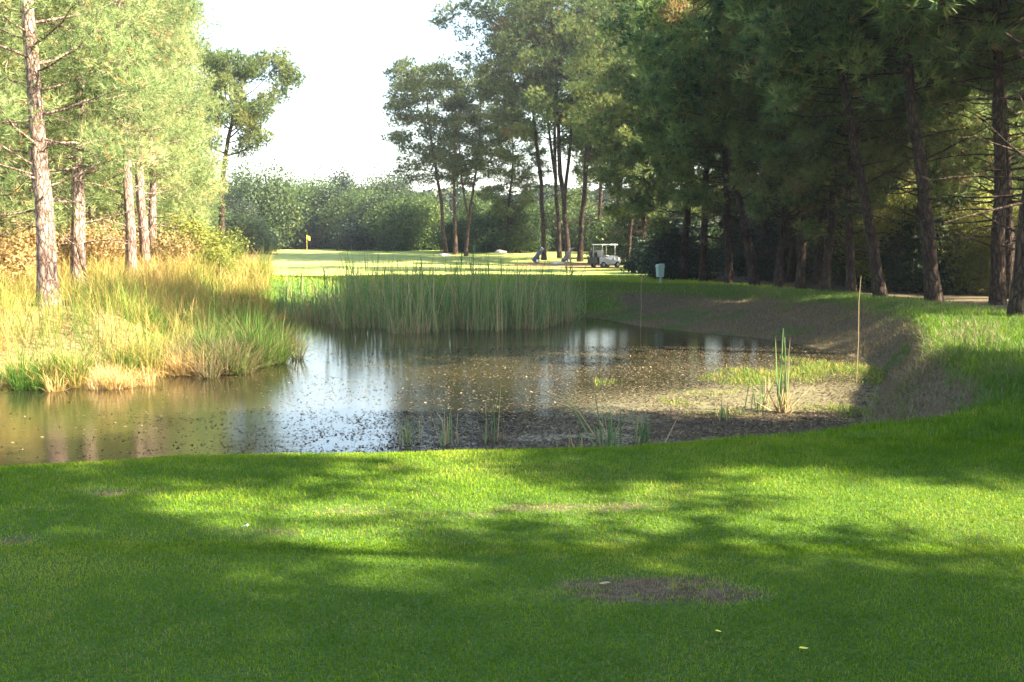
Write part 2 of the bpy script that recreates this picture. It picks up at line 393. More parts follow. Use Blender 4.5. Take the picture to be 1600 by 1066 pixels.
# mown lawn in front: density falls with distance
B = Bag()
for (n, y0, y1, ln, wd) in ((210000, 2.7, 5.2, .019, .0034), (210000, 5.0, 8.0, .022, .0044), (140000, 7.9, 13, .030, .006), (120000, 12.5, 24, .05, .011)):
    x, y = scatter(n, -.53 * y1 - 1.2, .53 * y1 + 1.2, y0, y1)
    k = inview(x, y); x, y = x[k], y[k]
    d, t, soil, straw, fair, bare = zones(x, y)
    keepp = (d > .15) & (x > -.9 * y) & ~((x < -4.6) & (y > 14)) & (soil + .5 * (rng.random(len(x)) - .5) + .5 * (fbm(x, y, .25, 4) - .5) < .42)
    keepp |= (d > .15) & (bare > .3) & (rng.random(len(x)) < .38)
    keepp &= ~((t < .8) & (x > 3.6))
    x, y, d, t = x[keepp], y[keepp], d[keepp], t[keepp]; z = ground(x, y)
    edge = np.clip(1 - np.abs(t - .8) / .5, 0, 1) * (d < 4)
    rr = np.clip((x - 1.0) / 2.5, 0, 1) * np.clip((y - 6.8) / 1, 0, 1)
    tall = 1 + edge * (.5 + 2.4 * rr * vnoise(x, y, .35, 9) ** 1.5) + .7 * rr
    V, T = blades(rng, x, y, z, ln * tall, wd, .55)
    tn = .02 + .62 * fbm(x, y, 1.1, 21) + .5 * (fbm(x, y, .16, 31) - .4) + rng.normal(0, .1, len(x)) + .0
    tn = np.where(rng.random(len(x)) < .04 + .35 * np.clip(fbm(x, y, .6, 33) - .55, 0, 1) * 2, rng.uniform(.85, 1, len(x)), tn) - .1 * rr + np.clip(bare[keepp] - .25, 0, .5) * 1.2
    B.add(V, T, np.repeat(np.clip(tn, 0, 1), 5))
tag(B.build('lawn_grass', M['lawn']), 'short green mown grass covering the shaded lawn in front of the pond', 'grass', kind='stuff')

# rough grass: right bank face, its green crest, edge under the trees
B = Bag()
x, y = scatter(420000, 1, 16, 10, 44)
k = inview(x, y, 1.5); x, y = x[k], y[k]
d, t, soil, straw, fair, bare = zones(x, y)
face = (d > .05) & (t < 1.0) & (x > 2.5)
crest = (t >= .70) & (d < 6.5) & (soil < .5 + .3 * rng.random(len(x)))
k = (face & (rng.random(len(x)) < .8)) | crest; x, y, d, t = x[k], y[k], d[k], t[k]; z = ground(x, y)
cr = np.clip((t - .62 + .35 * (fbm(x, y, .7, 14) - .5)) / .2, 0, 1)
tn = np.where(rng.random(len(x)) < cr * .93, .22 + .3 * fbm(x, y, .8, 51), .5 + .5 * rng.random(len(x)))
tn = np.where((t < .5) & (fbm(x, y, 1.2, 61) > .6), .3, tn) + rng.normal(0, .05, len(x))
ln = .09 + .09 * cr * vnoise(x, y, .5, 12) + .06 * vnoise(x, y, .3, 13)
V, T = blades(rng, x, y, z - .01, ln, .012, .75)
B.add(V, T, np.repeat(np.clip(tn, 0, 1), 5))
# long pale tufts hanging over the sandy lip on the right
cx = W(1420, 600, -.8)
for (px, py, zz) in ((1425, 628, -.7), (1450, 600, -.5), (1500, 560, -.25), (1520, 520, -.1), (1390, 650, -.7), (1515, 545, -.2)):
    c0 = W(px, py, zz); n = 260
    x = c0[0] + rng.normal(0, .28, n); y = c0[1] + rng.normal(0, .4, n); z = ground(x, y)
    V, T = blades(rng, x, y, z, .28, .012, .9); B.add(V, T, np.repeat(rng.choice([.3, .55, .95, 1], n), 5))
tag(B.build('bank_grass', M['rough']), 'rough brown and green grass clothing the curved bank on the right', 'grass', kind='stuff')

# green far bank between reeds and fairway, short blades
x, y = scatter(60000, -12, 12, 33, 52); k = inview(x, y); x, y = x[k], y[k]
d, t, soil, *_ = zones(x, y); k = (d > .1) & (soil < .6); x, y = x[k], y[k]
V, T = blades(rng, x, y, ground(x, y), .10, .03, .7)
tag(npmesh('far_bank_grass', V, T, M['lawn'], np.repeat(np.clip(.35 + .4 * fbm(x, y, 2, 5) + rng.normal(0, .08, len(x)), 0, 1), 5)),
    'short green grass on the far bank behind the reeds', 'grass', kind='stuff')

# tall golden grass of the left bank in tussocks
B = Bag()
x, y = scatter(170000, -26, -3.6, 15, 47); k = (np.abs(x) < .53 * y + 2.5); x, y = x[k], y[k]
d, w = shore(x, y)
k = (d > -.15) & (x < -.19 * y + .2 + (y < 27) * 3) & ((x < -.235 * y - .3) | (y < 30)); x, y, d = x[k], y[k], d[k]
cl = vnoise(x, y, .75, 40)
k = rng.random(len(x)) < .25 + .9 * cl ** 1.3; x, y, d, cl = x[k], y[k], d[k], cl[k]
z = ground(x, y)
grn = fbm(x, y, 2.1, 71); front = np.exp(-(d / 2.2) ** 2)
ln = (.40 + .74 * cl) * (1 - .35 * np.exp(-(d / .6) ** 2)) * (1 + .25 * np.clip((y - 24) / 10, 0, 1))
tn = .52 + .4 * (fbm(x, y, 1.0, 72) - .4) + .28 * rng.normal(0, .5, len(x)) - np.where((grn > .58) , .38, 0) * (.5 + front)
V, T = blades(rng, x, y, z, ln, .011 + .004 * (y > 28), .55)
B.add(V, T, np.repeat(np.clip(tn, 0, 1), 5))
# matted straw drooping over the water's edge
i = rng.integers(0, len(SHS), 26000); f_ = rng.random(26000); a_ = SHS[i]; b_ = SHS[(i + 1) % len(SHS)]
x = a_[:, 0] + (b_[:, 0] - a_[:, 0]) * f_ + rng.normal(0, .14, 26000); y = a_[:, 1] + (b_[:, 1] - a_[:, 1]) * f_ + rng.normal(0, .14, 26000)
k = (x < -4.2) & (y > 14.5); x, y = x[k], y[k]; d, _ = shore(x, y)
V, T = blades(rng, x, y, np.maximum(ground(x, y), -1), .30, .011, .95); B.add(V, T, np.repeat(np.clip(rng.normal(.7, .16, len(x)), 0, 1), 5))
tag(B.build('tall_dry_grass', M['dry']), 'tall golden dry grass covering the left bank around the pine trunks', 'grass', kind='stuff')

# weed mat on the shallow right side
B = Bag()
x, y = scatter(60000, 1.5, 8.5, 14.0, 24)
d, _ = shore(x, y); fld = fbm(x, y, 1.6, 81) + .35 * np.clip((x - 4.6) / 2.5, 0, 1) - .35 * np.clip((y - 18.5) / 3, 0, 1) + .1
k = (d < .1) & (fld > .64 + .24 * rng.random(len(x))); x, y = x[k], y[k]
V, T = blades(rng, x, y, np.full(len(x), -1.0), .07 + .09 * (fld[k] > .8), .013, .8)
B.add(V, T, np.repeat(np.clip(rng.normal(.24, .17, len(x)), 0, 1), 5))
tag(B.build('water_weed', M['dry']), 'yellow green water weed matted over the shallow right end of the pond', 'water weed', kind='stuff')

# floating dead leaves and specks
n = 420000
x, y = scatter(n, -9, 8, 9.4, 24); y = np.where(rng.random(n) < .45, rng.uniform(9.4, 15, n), y)
d, _ = shore(x, y); dens = scumf(x, y) * 1.7 + .25 * (fbm(x, y, .8, 91) - .5) - .1
dens *= np.clip((x + 6.5) / 5, .05, 1) * np.where(fbm(x, y * 1.6, .9, 95) > .42, 1, .3)
k = (d < -.05) & (rng.random(n) < dens); x, y = x[k], y[k]; n = len(x)
Nn = np.stack([rng.normal(0, .18, n), rng.normal(0, .18, n), np.ones(n)], 1)
V, T = leaves(rng, np.stack([x, y, np.full(n, -.992)], 1), Nn, .023)
tag(npmesh('floating_leaves', V, T, M['deadleaf'], np.repeat(np.clip(rng.normal(.22, .3, n), 0, 1), 4)),
    'brown dead leaves and specks floating across the near water', 'floating leaves', kind='stuff')

# ------------------------------------------------------------------ reeds
def reed_blades(rng, x, y, z, ln, wd, lean, dead):
    n = len(x); a = rng.uniform(0, 2 * np.pi, n); f = rng.uniform(0, np.pi, n)
    Ls = ln * rng.uniform(.35, 1.12, n); le = np.abs(rng.normal(0, lean, n)); dr = rng.random(n) < .3
    P = []
    for q in (0, .35, .65, .88, 1):
        b = le * q + np.where(dr, .35 * max(0, q - .6) ** 1.3 * 2, 0) * 1.2
        h = q - np.where(dr, .9 * max(0, q - .62) ** 1.6, 0)
        P.append(np.stack([x + np.cos(a) * b * Ls, y + np.sin(a) * b * Ls, z + h * Ls], 1))
    S = np.stack([np.cos(f), np.sin(f), np.zeros(n)], 1) * wd / 2
    V = np.stack([P[0] - S, P[0] + S, P[1] - S, P[1] + S, P[2] - S * .8, P[2] + S * .8, P[3] - S * .5, P[3] + S * .5, P[4]], 1).reshape(-1, 3)
    i = np.arange(n)[:, None] * 9; T = [i + q for q in ([0, 1, 3], [0, 3, 2], [2, 3, 5], [2, 5, 4], [4, 5, 7], [4, 7, 6], [6, 7, 8])]
    tn = np.where(rng.random(n) < dead, rng.uniform(.78, 1, n), rng.uniform(0, .72, n))
    base = np.stack([np.clip(tn + .35 * (rng.random(n) < .6), 0, 1)] * 2 + [tn] * 7, 1).ravel()
    return V, np.concatenate(T), base

B = Bag()
x, y = scatter(11500, -8, 2.6, 26.5, 35)
front = np.interp(x, [-8, -7, -6, -5, -3.5, -1, .8, 1.6, 2.1, 2.6], [33, 31.5, 30.5, 28.8, 27.8, 27.6, 28.4, 30.4, 32, 34])
k = (y > front + .8 * (fbm(x, x * 0, .8, 2) - .5) * 3.2) & (rng.random(len(x)) < .1 + 1.0 * vnoise(x, y, .55, 6) ** 1.3) & (y < front + 4.5); x, y = x[k], y[k]
hh = .7 + 2.1 * fbm(x, y, 1.3, 3); hh *= np.interp(x, [-8, -6.5, -5, 0, 2, 3], [.55, .7, 1, 1.05, .9, .6])
V, T, tn = reed_blades(rng, x, y, np.maximum(ground(x, y), -1.05), hh, .022, .22, .22); B.add(V, T, tn)
x, y = x[::2], y[::2]
V, T, tn = reed_blades(rng, x, y, np.full(len(x), -1.0), .55, .02, .4, .8); B.add(V, T, tn)
tag(B.build('reed_bed', M['reed']), 'dense bed of tall green reeds standing in the back of the pond', 'reeds', kind='stuff')

def reed_clump(px, py, h, n, label, cat='reed', lean=.15, dead=.3, spread=.08, z=-1.0, tuft=0, wd=.014, group=None, name='reed_clump'):
    c0 = W(px, py, z); r = np.random.default_rng(int(px * 7 + py))
    root = empty(name, (c0[0], c0[1], z))
    tag(root, label, cat, group)
    n = int(n * 2.2); h *= 1.25
    V, T, tn = reed_blades(r, r.normal(0, spread, n), r.normal(0, spread, n), np.full(n, -.03), h, wd * 1.3, lean, dead)
    npmesh('stem_leaves', V, T, M['reed'], tn, parent=root)
    if tuft:
        V, T = blades(r, r.normal(0, .09, tuft), r.normal(0, .09, tuft), np.zeros(tuft), .22, .012, .95)
        npmesh('dead_base_leaves', V, T, M['deadleaf'], np.repeat(r.uniform(.1, .8, tuft), 5), parent=root)
    return root
reed_clump(638, 692, .34, 9, 'small sparse reed tuft in bright water, left of all the near tufts')
reed_clump(699, 694, .38, 9, 'slim reed tuft with browning foot between two near clumps', dead=.5)
reed_clump(769, 690, .62, 3, 'single tall dark stem rising from a mass of dead brown leaves', lean=.1, dead=.05, tuft=90, wd=.018)
reed_clump(897, 702, .22, 7, 'short brown withered reed stub near the lawn edge', dead=.9, tuft=30)
reed_clump(945, 700, .58, 12, 'green leaning reed clump close to the near lawn edge', lean=.5, dead=.12)
reed_clump(1003, 695, .34, 12, 'dark reed clump with drooping blades and brown foot near lawn', lean=.45, dead=.3, tuft=50)
reed_clump(1188, 640, .5, 14, 'loose yellowish reed clump just left of the tall cattail stems', lean=.25, dead=.35)
reed_clump(1130, 655, .25, 8, 'tiny green sprout on the scummy water left of the cattail', dead=.2)
# cattail with root fan
c0 = W(1221, 645, -1); root = empty('cattail', (c0[0], c0[1], -1)); tag(root, 'pair of tall green cattail stems with a fan of pale dead leaves at their foot', 'cattail')
r = np.random.default_rng(5)
for sx, h, ln in ((-.035, 1.28, .03), (.06, 1.15, -.04)):
    B = Bag(); tube(B, [(sx, 0, -.05), (sx + ln * .3, 0, h * .5), (sx + ln, .02, h)], [.016, .014, .006], 6, .45)
    sm_ = B.build('stem', M['reed'], root)
    V, T, tn = reed_blades(r, sx + r.normal(0, .02, 7), r.normal(0, .02, 7), np.zeros(7), h * 1.02, .02, .05, .2); npmesh('stem_leaves', V, T, M['reed'], tn, parent=root)
V, T, tn = reed_blades(r, r.normal(0, .05, 60), r.normal(0, .05, 60), np.zeros(60), .42, .016, .9, .95); npmesh('dead_base_leaves', V, T, M['reed'], tn, parent=root)
# thin tall canes
for (px, py, z, h, lab) in ((1338, 598, -1.0, 1.95, 'thin bare pale cane standing upright on the right end weed mat'),
                            (1001, 512, -1.0, 1.55, 'thin brown cane standing in water at the right end of the reeds')):
    c0 = W(px, py, z); B = Bag(); tube(B, [(0, 0, -.1), (.01, 0, h * .4), (-.005, .01, h * .75), (.02, .01, h)], [.009, .008, .007, .004], 6, .9)
    root = empty('bare_cane', (c0[0], c0[1], z)); tag(root, lab, 'cane')
    B.build('stem', M['reed'], root)
    V, T = blades(np.random.default_rng(3), np.full(26, .015), np.zeros(26), np.full(26, h - .22), .2, .012, .5)
    if px < 1200: npmesh('seed_head', V, T, M['reed'], np.repeat(np.linspace(.75, 1, 26), 5), parent=root)
# plume topped tall reeds behind the bed
for i, (px, h, lab) in enumerate(((738, 2.35, 'tallest plumed reed in the middle of the reed bed'), (716, 2.15, 'plumed reed just left of the tallest one in the bed'),
                                  (655, 2.0, 'plumed reed rising left of centre in the reed bed'), (889, 1.95, 'dark plumed reed rising at the right of the reed bed'),
                                  (512, 1.7, 'lone plumed reed above the left end of the reed bed'))):
    x0 = (px - 800) / F * 30; root = empty('plumed_reed', (x0, 30, -1.0)); tag(root, lab, 'reed', 'plumed reeds above the reed bed')
    r = np.random.default_rng(40 + i); B = Bag()
    for j in range(4): 
        a = r.uniform(-.12, .12, 2); tube(B, [(0, 0, -.05), (a[0] * .4, a[1] * .4, h * .5), (a[0], a[1], h * (1 - .07 * j))], [.009, .008, .004], 5, .6)
        V, T = blades(r, np.full(30, a[0]), np.full(30, a[1]), h * (1 - .07 * j) - r.uniform(0, .3, 30), .16, .016, .6); B.add(V, T, .5)
    B.build('stem', M['reed'], root)

# ------------------------------------------------------------------ trees
def bezier(p0, p1, p2, n):
    t = np.linspace(0, 1, n)[:, None]
    return (1 - t) ** 2 * np.array(p0) + 2 * t * (1 - t) * np.array(p1) + t * t * np.array(p2)

def make_pine(seed, H, r0, base, rad, shape, limbs, tufts, nl, nw, needle, bark, lean=(0, 0), curve=.3, clump=.6, dead=0, k=9, flat=.5, lp=1, twigs=True, up=.35, brown=.01, bush=.95, fork=None):
    """trunk + branches + crown meshes around the origin; returned as three unlinked objects"""
    r = np.random.default_rng(seed)
    n = 14; t = np.linspace(0, 1, n)
    kx = np.cumsum(r.normal(0, .045, n)) * H / 14; ky = np.cumsum(r.normal(0, .045, n)) * H / 14; kx -= kx[0]; ky -= ky[0]
    cx = kx + lean[0] * t ** lp + curve * np.sin(t * 3.1 + r.uniform(0, 3)) * t * .6; cy = ky + lean[1] * t + curve * np.sin(t * 2.6 + r.uniform(0, 3)) * t * .6
    P = np.stack([cx, cy, t * H - .25], 1)
    rr = r0 * ((1 - t) ** .75 * .85 + .06) * (1 + .35 * np.exp(-t * 40))
    TB = Bag(); tube(TB, P, rr, 12, .5, r, .05); BB = TB
    at = lambda h: np.array([np.interp(h / H, t, P[:, j]) for j in range(3)])
    C = []
    if fork:
        f0 = at(fork * H); f1 = f0 + np.array([1.6, .6, H * .30]); f2 = f0 + np.array([1.3, .9, H * .52])
        fp = bezier(f0, f1, f2, 9) + r.normal(0, .06, (9, 3)) * np.linspace(0, 1, 9)[:, None]
        tube(TB, fp, np.linspace(r0 * .62, .05, 9), 9, .5, r, .04, cap=False)
        for i in range(11):
            b0 = fp[r.integers(4, 9)]; d = nrm(r.normal(size=3) * [1, 1, .2] + [0, 0, .4]); b1 = b0 + d * r.uniform(.8, rad * .6)
            tube(TB, bezier(b0, (b0 + b1) / 2 - [0, 0, .15], b1, 5), np.linspace(.07, .02, 5), 5, .5, cap=False)
            for j in range(3): C.append((b1 + r.normal(0, .5, 3) * [1, 1, .4], clump * r.uniform(.7, 1.1)))
    for i in range(limbs):
        q = base + (1 - base) * ((i + r.uniform(0, 1)) / limbs) ** .9 * .97
        s = (q - base) / (1 - base)
        prof = {'umbrella': (.75 + .5 * s) * (1 - s ** 4) ** .6, 'oval': np.sqrt(max(.03, 1 - (1.7 * s - .75) ** 2)), 'cone': (1 - s) ** .7 + .08}[shape]
        Ln = rad * prof * r.uniform(.6, 1.12)
        az = i * 2.4 + r.uniform(-.6, .6)
        p0 = at(q * H); dz = Ln * (up + .5 * s + r.uniform(-.15, .2))
        d = np.array([math.cos(az), math.sin(az), 0])
        p1 = p0 + d * Ln * .55 + np.array([0, 0, dz * .25]); p2 = p0 + d * Ln + np.array([0, 0, dz])
        path = bezier(p0, p1, p2, 7) + r.normal(0, .04 * Ln / 2, (7, 3)) * np.linspace(0, 1, 7)[:, None]
        lr = r0 * (.15 if shape == 'oval' else .22) * (1 - .6 * s) * np.linspace(1, .25, 7) * (Ln / rad + .3)
        tube(BB, path, lr, 5, .5, cap=False)
        ns = max(2, int(2 + Ln * bush))
        for j in range(ns):
            f = r.uniform(.35, 1.0); b0 = np.array([np.interp(f, np.linspace(0, 1, 7), path[:, m]) for m in range(3)])
            sd = nrm(d * r.uniform(.2, 1) + r.normal(0, .7, 3) * [1, 1, .35] + [0, 0, .25]); sl = Ln * r.uniform(.15, .42) * (1.15 - .5 * f) + .2
            b1 = b0 + sd * sl
            if twigs: tube(BB, [b0, b0 + sd * sl * .5 + [0, 0, -.03], b1], [lr[3] * .45, lr[3] * .3, .008], 4, .5, cap=False)
            C.append((b1, clump * r.uniform(.55, 1.15)))
        C.append((path[-1], clump * r.uniform(.7, 1.1)))
    C.append((P[-1], clump)); 
    # lifeless lower branches
    for i in range(dead):
        q = r.uniform(.12, base + .15); az = r.uniform(0, 6.28); Ln = r.uniform(.4, rad * .65); p0 = at(q * H)
        d = np.array([math.cos(az), math.sin(az), r.uniform(-.25, .45)])
        path = bezier(p0, p0 + d * Ln * .6, p0 + d * Ln + [0, 0, r.uniform(-.3, .3)], 5)
        tube(BB, path, np.linspace(.028, .007, 5), 4, .5, cap=False)
        for j in range(4):
            b0 = path[r.integers(2, 5)]; tube(BB, [b0, b0 + nrm(r.normal(size=3)) * r.uniform(.15, .5)], [.009, .004], 3, .5, cap=False)
    cen = np.array([c[0] for c in C]); siz = np.array([c[1] for c in C]); w = siz ** 2 / (siz ** 2).sum()
    idx = r.choice(len(C), tufts, p=w)
    off = nrm(r.normal(size=(tufts, 3))) * (r.random((tufts, 1)) ** .45) * siz[idx][:, None] * [1, 1, flat]
    tc = cen[idx] + off
    td = nrm(nrm(off) + [0, 0, .45] + r.normal(0, .3, (tufts, 3)))
    tn = np.clip(r.normal(.42, .13, tufts) + .12 * off[:, 2] / clump + .2 * r.normal(size=len(C))[idx], 0, .93)
    deadt = (r.random(tufts) < .02) | (r.random(len(C))[idx] < brown); tn[deadt] = 1
    c = np.repeat(tc, k, 0); dd = np.repeat(td, k, 0) + r.normal(0, .55, (tufts * k, 3))
    V, T = slivers(r, c, dd, nl, nw)
    CB = Bag(); CB.add(V, T, np.repeat(np.clip(np.repeat(tn, k) + r.normal(0, .05, tufts * k), 0, 1), 3))
    trunk = TB.build('trunk', bark, None, True); cr = CB.build('crown', needle)
    for o in (trunk, cr): col.objects.unlink(o)
    return (trunk, cr)

def make_bush(seed, n, size, lumps, leaf, mat, barkm, flat=.8, stems=7):
    """leafy crown of unit-ish radius (1 m) standing on short stems"""
    r = np.random.default_rng(seed)
    c = nrm(r.normal(size=(lumps, 3))) * (r.random((lumps, 1)) ** .5) * [.8, .8, .6]; c[:, 2] = np.abs(c[:, 2]) * 1.9 + .22
    s = r.uniform(.16, .52, lumps)
    i = r.choice(lumps, n, p=s ** 2 / (s ** 2).sum())
    off = nrm(r.normal(size=(n, 3))) * (r.random((n, 1)) ** .35) * s[i][:, None] * (1 + .25 * r.normal(size=(n, 1)))
    C = c[i] + off; C[:, 2] = np.maximum(C[:, 2], .02)
    V, T = leaves(r, C, off + r.normal(0, .35, (n, 3)) + [0, 0, .2], leaf)
    tn = np.clip(.45 + .16 * r.normal(size=lumps)[i] + r.normal(0, .14, n), 0, 1)
    cr = npmesh('crown', V, T, mat, np.repeat(tn, 4))
    B = Bag()
    for j in range(stems):
        e = c[r.integers(0, lumps)]; m_ = e * .5 + r.normal(0, .06, 3)
        tube(B, bezier((r.normal(0, .06), r.normal(0, .06), -.06), m_, e, 6), np.linspace(.03, .008, 6), 5, .5, cap=False)
    tr = B.build('trunk', barkm)
    for o in (tr, cr): col.objects.unlink(o)
    return (tr, cr)

USED = set()
def place(parts, name, x, y, label, cat='tree', group=None, s=1.0, rz=0.0, z=None, mat=None, tilt=(0, 0)):
    root = empty(name, (x, y, (gz(x, y) if z is None else z)), rz, s)
    root.rotation_euler = (tilt[0], tilt[1], rz)
    tag(root, label, cat, group)
    for p in parts:
        if p.name in USED: c = p.copy()
        else: c = p; USED.add(p.name)
        link(c, root)
        if mat is not None and c.name.startswith('crown'):
            c.material_slots[0].link = 'OBJECT'; c.material_slots[0].material = mat
    return root

rz_ = lambda: float(rng.uniform(0, 6.28))
xat = lambda px, D: (px - 800) / F * D

# --- left group: pines coloured pale for sunlight, with low wispy crowns
LP = [make_pine(100 + i, 11.5, .25, (.27, .36, .38)[i], 2.9, 'oval', 46, 8200, .20, .014, M['needle_sunlit'], M['bark_sunlit'], lean=ln, curve=.25, clump=.58, brown=0, dead=14, k=9, flat=.75, up=.2, bush=1.5)
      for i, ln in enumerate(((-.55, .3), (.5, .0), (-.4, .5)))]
GL = 'sunlit pines on the left bank'
place(LP[0], 'pine_tree', xat(76, 21.5), 21.5, 'thick pine trunk coloured pale for sunlight, nearest the water at far left, leaning left', group=GL, s=.98, rz=.2)
place(LP[1], 'pine_tree', xat(124, 27), 27, 'slender crooked pine, second trunk from the left, forked at its foot', group=GL, s=.92, rz=.5)
place(LP[2], 'pine_tree', xat(203, 31), 31, 'straight pine trunk on left bank with dark left side, third from left', group=GL, s=(.78, .78, 1.12), rz=6.1)
place(LP[1], 'pine_tree', xat(228, 34), 34, 'pine trunk close behind and right of the straight third trunk', group=GL, s=(.78, .78, 1.12), rz=3.3)
place(LP[0], 'pine_tree', xat(240, 37), 37, 'thin pine trunk half hidden behind the pair of left bank pines', group=GL, s=(.7, .7, 1), rz=4.0)
LPX = [make_pine(120 + i, 12, .20, .10, 3.3, 'oval', 60, 10000, .24, .022, M['needle_sunlit'], M['bark_sunlit'], curve=.3, clump=.62, brown=.004, bush=1.6, dead=10, k=7, flat=.8, up=.2) for i in range(2)]
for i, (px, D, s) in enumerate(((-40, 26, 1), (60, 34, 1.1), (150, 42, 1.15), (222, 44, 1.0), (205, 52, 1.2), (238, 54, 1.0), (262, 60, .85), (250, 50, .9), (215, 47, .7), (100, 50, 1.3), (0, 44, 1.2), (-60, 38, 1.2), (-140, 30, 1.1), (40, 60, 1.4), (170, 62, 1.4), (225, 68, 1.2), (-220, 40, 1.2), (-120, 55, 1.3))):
    place(LPX[i % 2], 'pine_tree', xat(px, D), D, 'feathery pine coloured pale for sunlight in the thicket behind the left bank trunks', group='pines massed behind the left bank', s=s, rz=rz_())
# dead leaning stick beside second trunk
B = Bag(); tube(B, bezier((0, 0, -.1), (-.25, 0, .6), (-.42, 0, 1.5), 6), np.linspace(.06, .03, 6), 6, .5)
root = empty('dead_branch', (xat(146, 26.6), 26.6, gz(xat(146, 26.6), 26.6))); tag(root, 'dark bare branch propped against the second pine from the left', 'branch'); B.build('stem', M['bark'], root)

# --- bushes, near left
BY = [make_bush(200 + i, 15000, 1, 34, .042, M['leaf_yellow'], M['twig']) for i in range(2)]
BG = [make_bush(210 + i, 12000, 1, 30, .05, M['leaf'], M['bark']) for i in range(2)]
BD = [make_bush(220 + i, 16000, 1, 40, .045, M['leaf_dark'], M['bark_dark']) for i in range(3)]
BR = [make_bush(230 + i, 5000, 1, 24, .05, M['bracken'], M['twig'])for i in range(2)]
for (px, D, s, lab) in ((300, 39, 1.75, 'large yellow green bush at the end of the left bank'), (345, 44, 1.5, 'yellow green bush touching the fairway, right of the large one'),
                        (255, 46, 1.6, 'yellow green bush behind the pair of left bank trunks'), (330, 35, .9, 'small yellow green bush low in front of the large left bank bush')):
    place(BY[int(px) % 2], 'bush', xat(px, D), D, lab, 'bush', s=s, rz=rz_(), z=gz(xat(px, D), D) - .15)
for (px, D, s, lab) in ((10, 30, 1.5, 'orange bracken patch at the far left edge'), (140, 33, 1.4, 'orange bracken standing between second and third trunk from left'),
                        (60, 38, 1.6, 'orange bracken behind the thick pale trunk'), (180, 40, 1.7, 'rusty bracken behind the straight third trunk'),
                        (-30, 24, 1.2, 'bracken clump beyond the left frame edge'), (262, 36, 1.2, 'golden bracken right of the left bank trunks')):
    place(BR[int(abs(px)) % 2], 'bracken', xat(px, D), D, lab, 'bracken', s=s, rz=rz_(), z=gz(xat(px, D), D) - .1)
for (px, D, s, lab) in ((120, 48, 2.4, 'leafy green shrub deep in the left thicket behind second trunk'), (20, 46, 2.4, 'leafy green shrub deep in thicket at far left'), (210, 56, 2.6, 'leafy green shrub deep in thicket behind the trunk pair'),
                        (-80, 45, 2.4, 'leafy green shrub beyond the left frame edge'), (300, 58, 2.0, 'leafy green shrub behind the large yellow green bush')):
    place(BG[int(abs(px)) % 2], 'shrub', xat(px, D), D, lab, 'shrub', s=s, rz=rz_(), z=gz(xat(px, D), D) - .1, mat=M['leaf_yellow'])

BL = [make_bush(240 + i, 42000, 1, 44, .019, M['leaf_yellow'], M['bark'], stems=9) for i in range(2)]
# tussocks on the left bank
def tussock(px, py, z, h, rad, n, tint, label, mat='dry'):
    x0, y0 = W(px, py, z); r = np.random.default_rng(int(px + py)); a = r.uniform(0, 6.28, n); m_ = 16; sc = r.normal(0, .36, (m_, 2)) * rad * [1.25, .8]; sh = r.uniform(.45, 1.15, m_); j = r.integers(0, m_, n)
    q = r.random(n) ** .5 * rad * .16; X_ = sc[j, 0] + q * np.cos(a); Y_ = sc[j, 1] + q * np.sin(a); zb = ground(X_ + x0, Y_ + y0) - gz(x0, y0)
    V, T = blades(r, X_, Y_, np.maximum(zb, -1 - gz(x0, y0)), h * sh[j], .012, .6, a + r.normal(0, .5, n))
    o = npmesh('grass_tussock', V, T, M[mat], np.repeat(np.clip(tint + r.normal(0, .14, m_)[j] + r.normal(0, .13, n), 0, 1), 5)); o.location = (x0, y0, gz(x0, y0) - .03)
    return tag(o, label, 'tussock')
tussock(70, 590, -.85, .78, .9, 2600, .16, 'bright green tussock under the thick pale trunk at far left')
tussock(105, 585, -.85, .62, .6, 1300, .2, 'green tussock just right of the brightest one at far left')
tussock(222, 560, -.7, .65, .7, 1500, .25, 'green tussock in the middle of the left bank')
tussock(245, 535, -.6, .6, .7, 1500, .22, 'smaller green tussock behind the middle one on left bank')
tussock(372, 566, -.9, 1.15, 1.1, 4500, .42, 'big green tussock toned dark for shade at the right tip of the left bank', 'rough')  # darker bank-grass material stands in for the shade at the bank tip
tussock(335, 574, -.9, .9, 1.0, 2600, .62, 'brownish tussock toned dark for shade, left of the big one at the bank tip', 'rough')
tussock(408, 550, -.9, .8, .7, 1500, .5, 'low tussock at the very tip overhanging open water', 'rough')
tussock(300, 575, -.9, .6, .8, 1700, .72, 'straw coloured tussock drooping over the water mid left bank')
tussock(160, 600, -.95, .5, .8, 1500, .78, 'straw coloured tussock at the water edge below second trunk')

# --- lone pine beyond the left thicket
LONE = make_pine(301, 12.6, .30, .58, 3.3, 'umbrella', 24, 9000, .24, .045, M['needle'], M['bark_dark'], lean=(2.6, 0), lp=3, curve=.15, clump=.75, dead=4, k=8, flat=.7, up=.45)
# shift its crown to the right with a long rising limb
place(LONE, 'pine_tree', xat(352, 62), 62, 'lone grey green pine leaning its crown right against the white sky', s=(.9, .9, .97), rz=0)
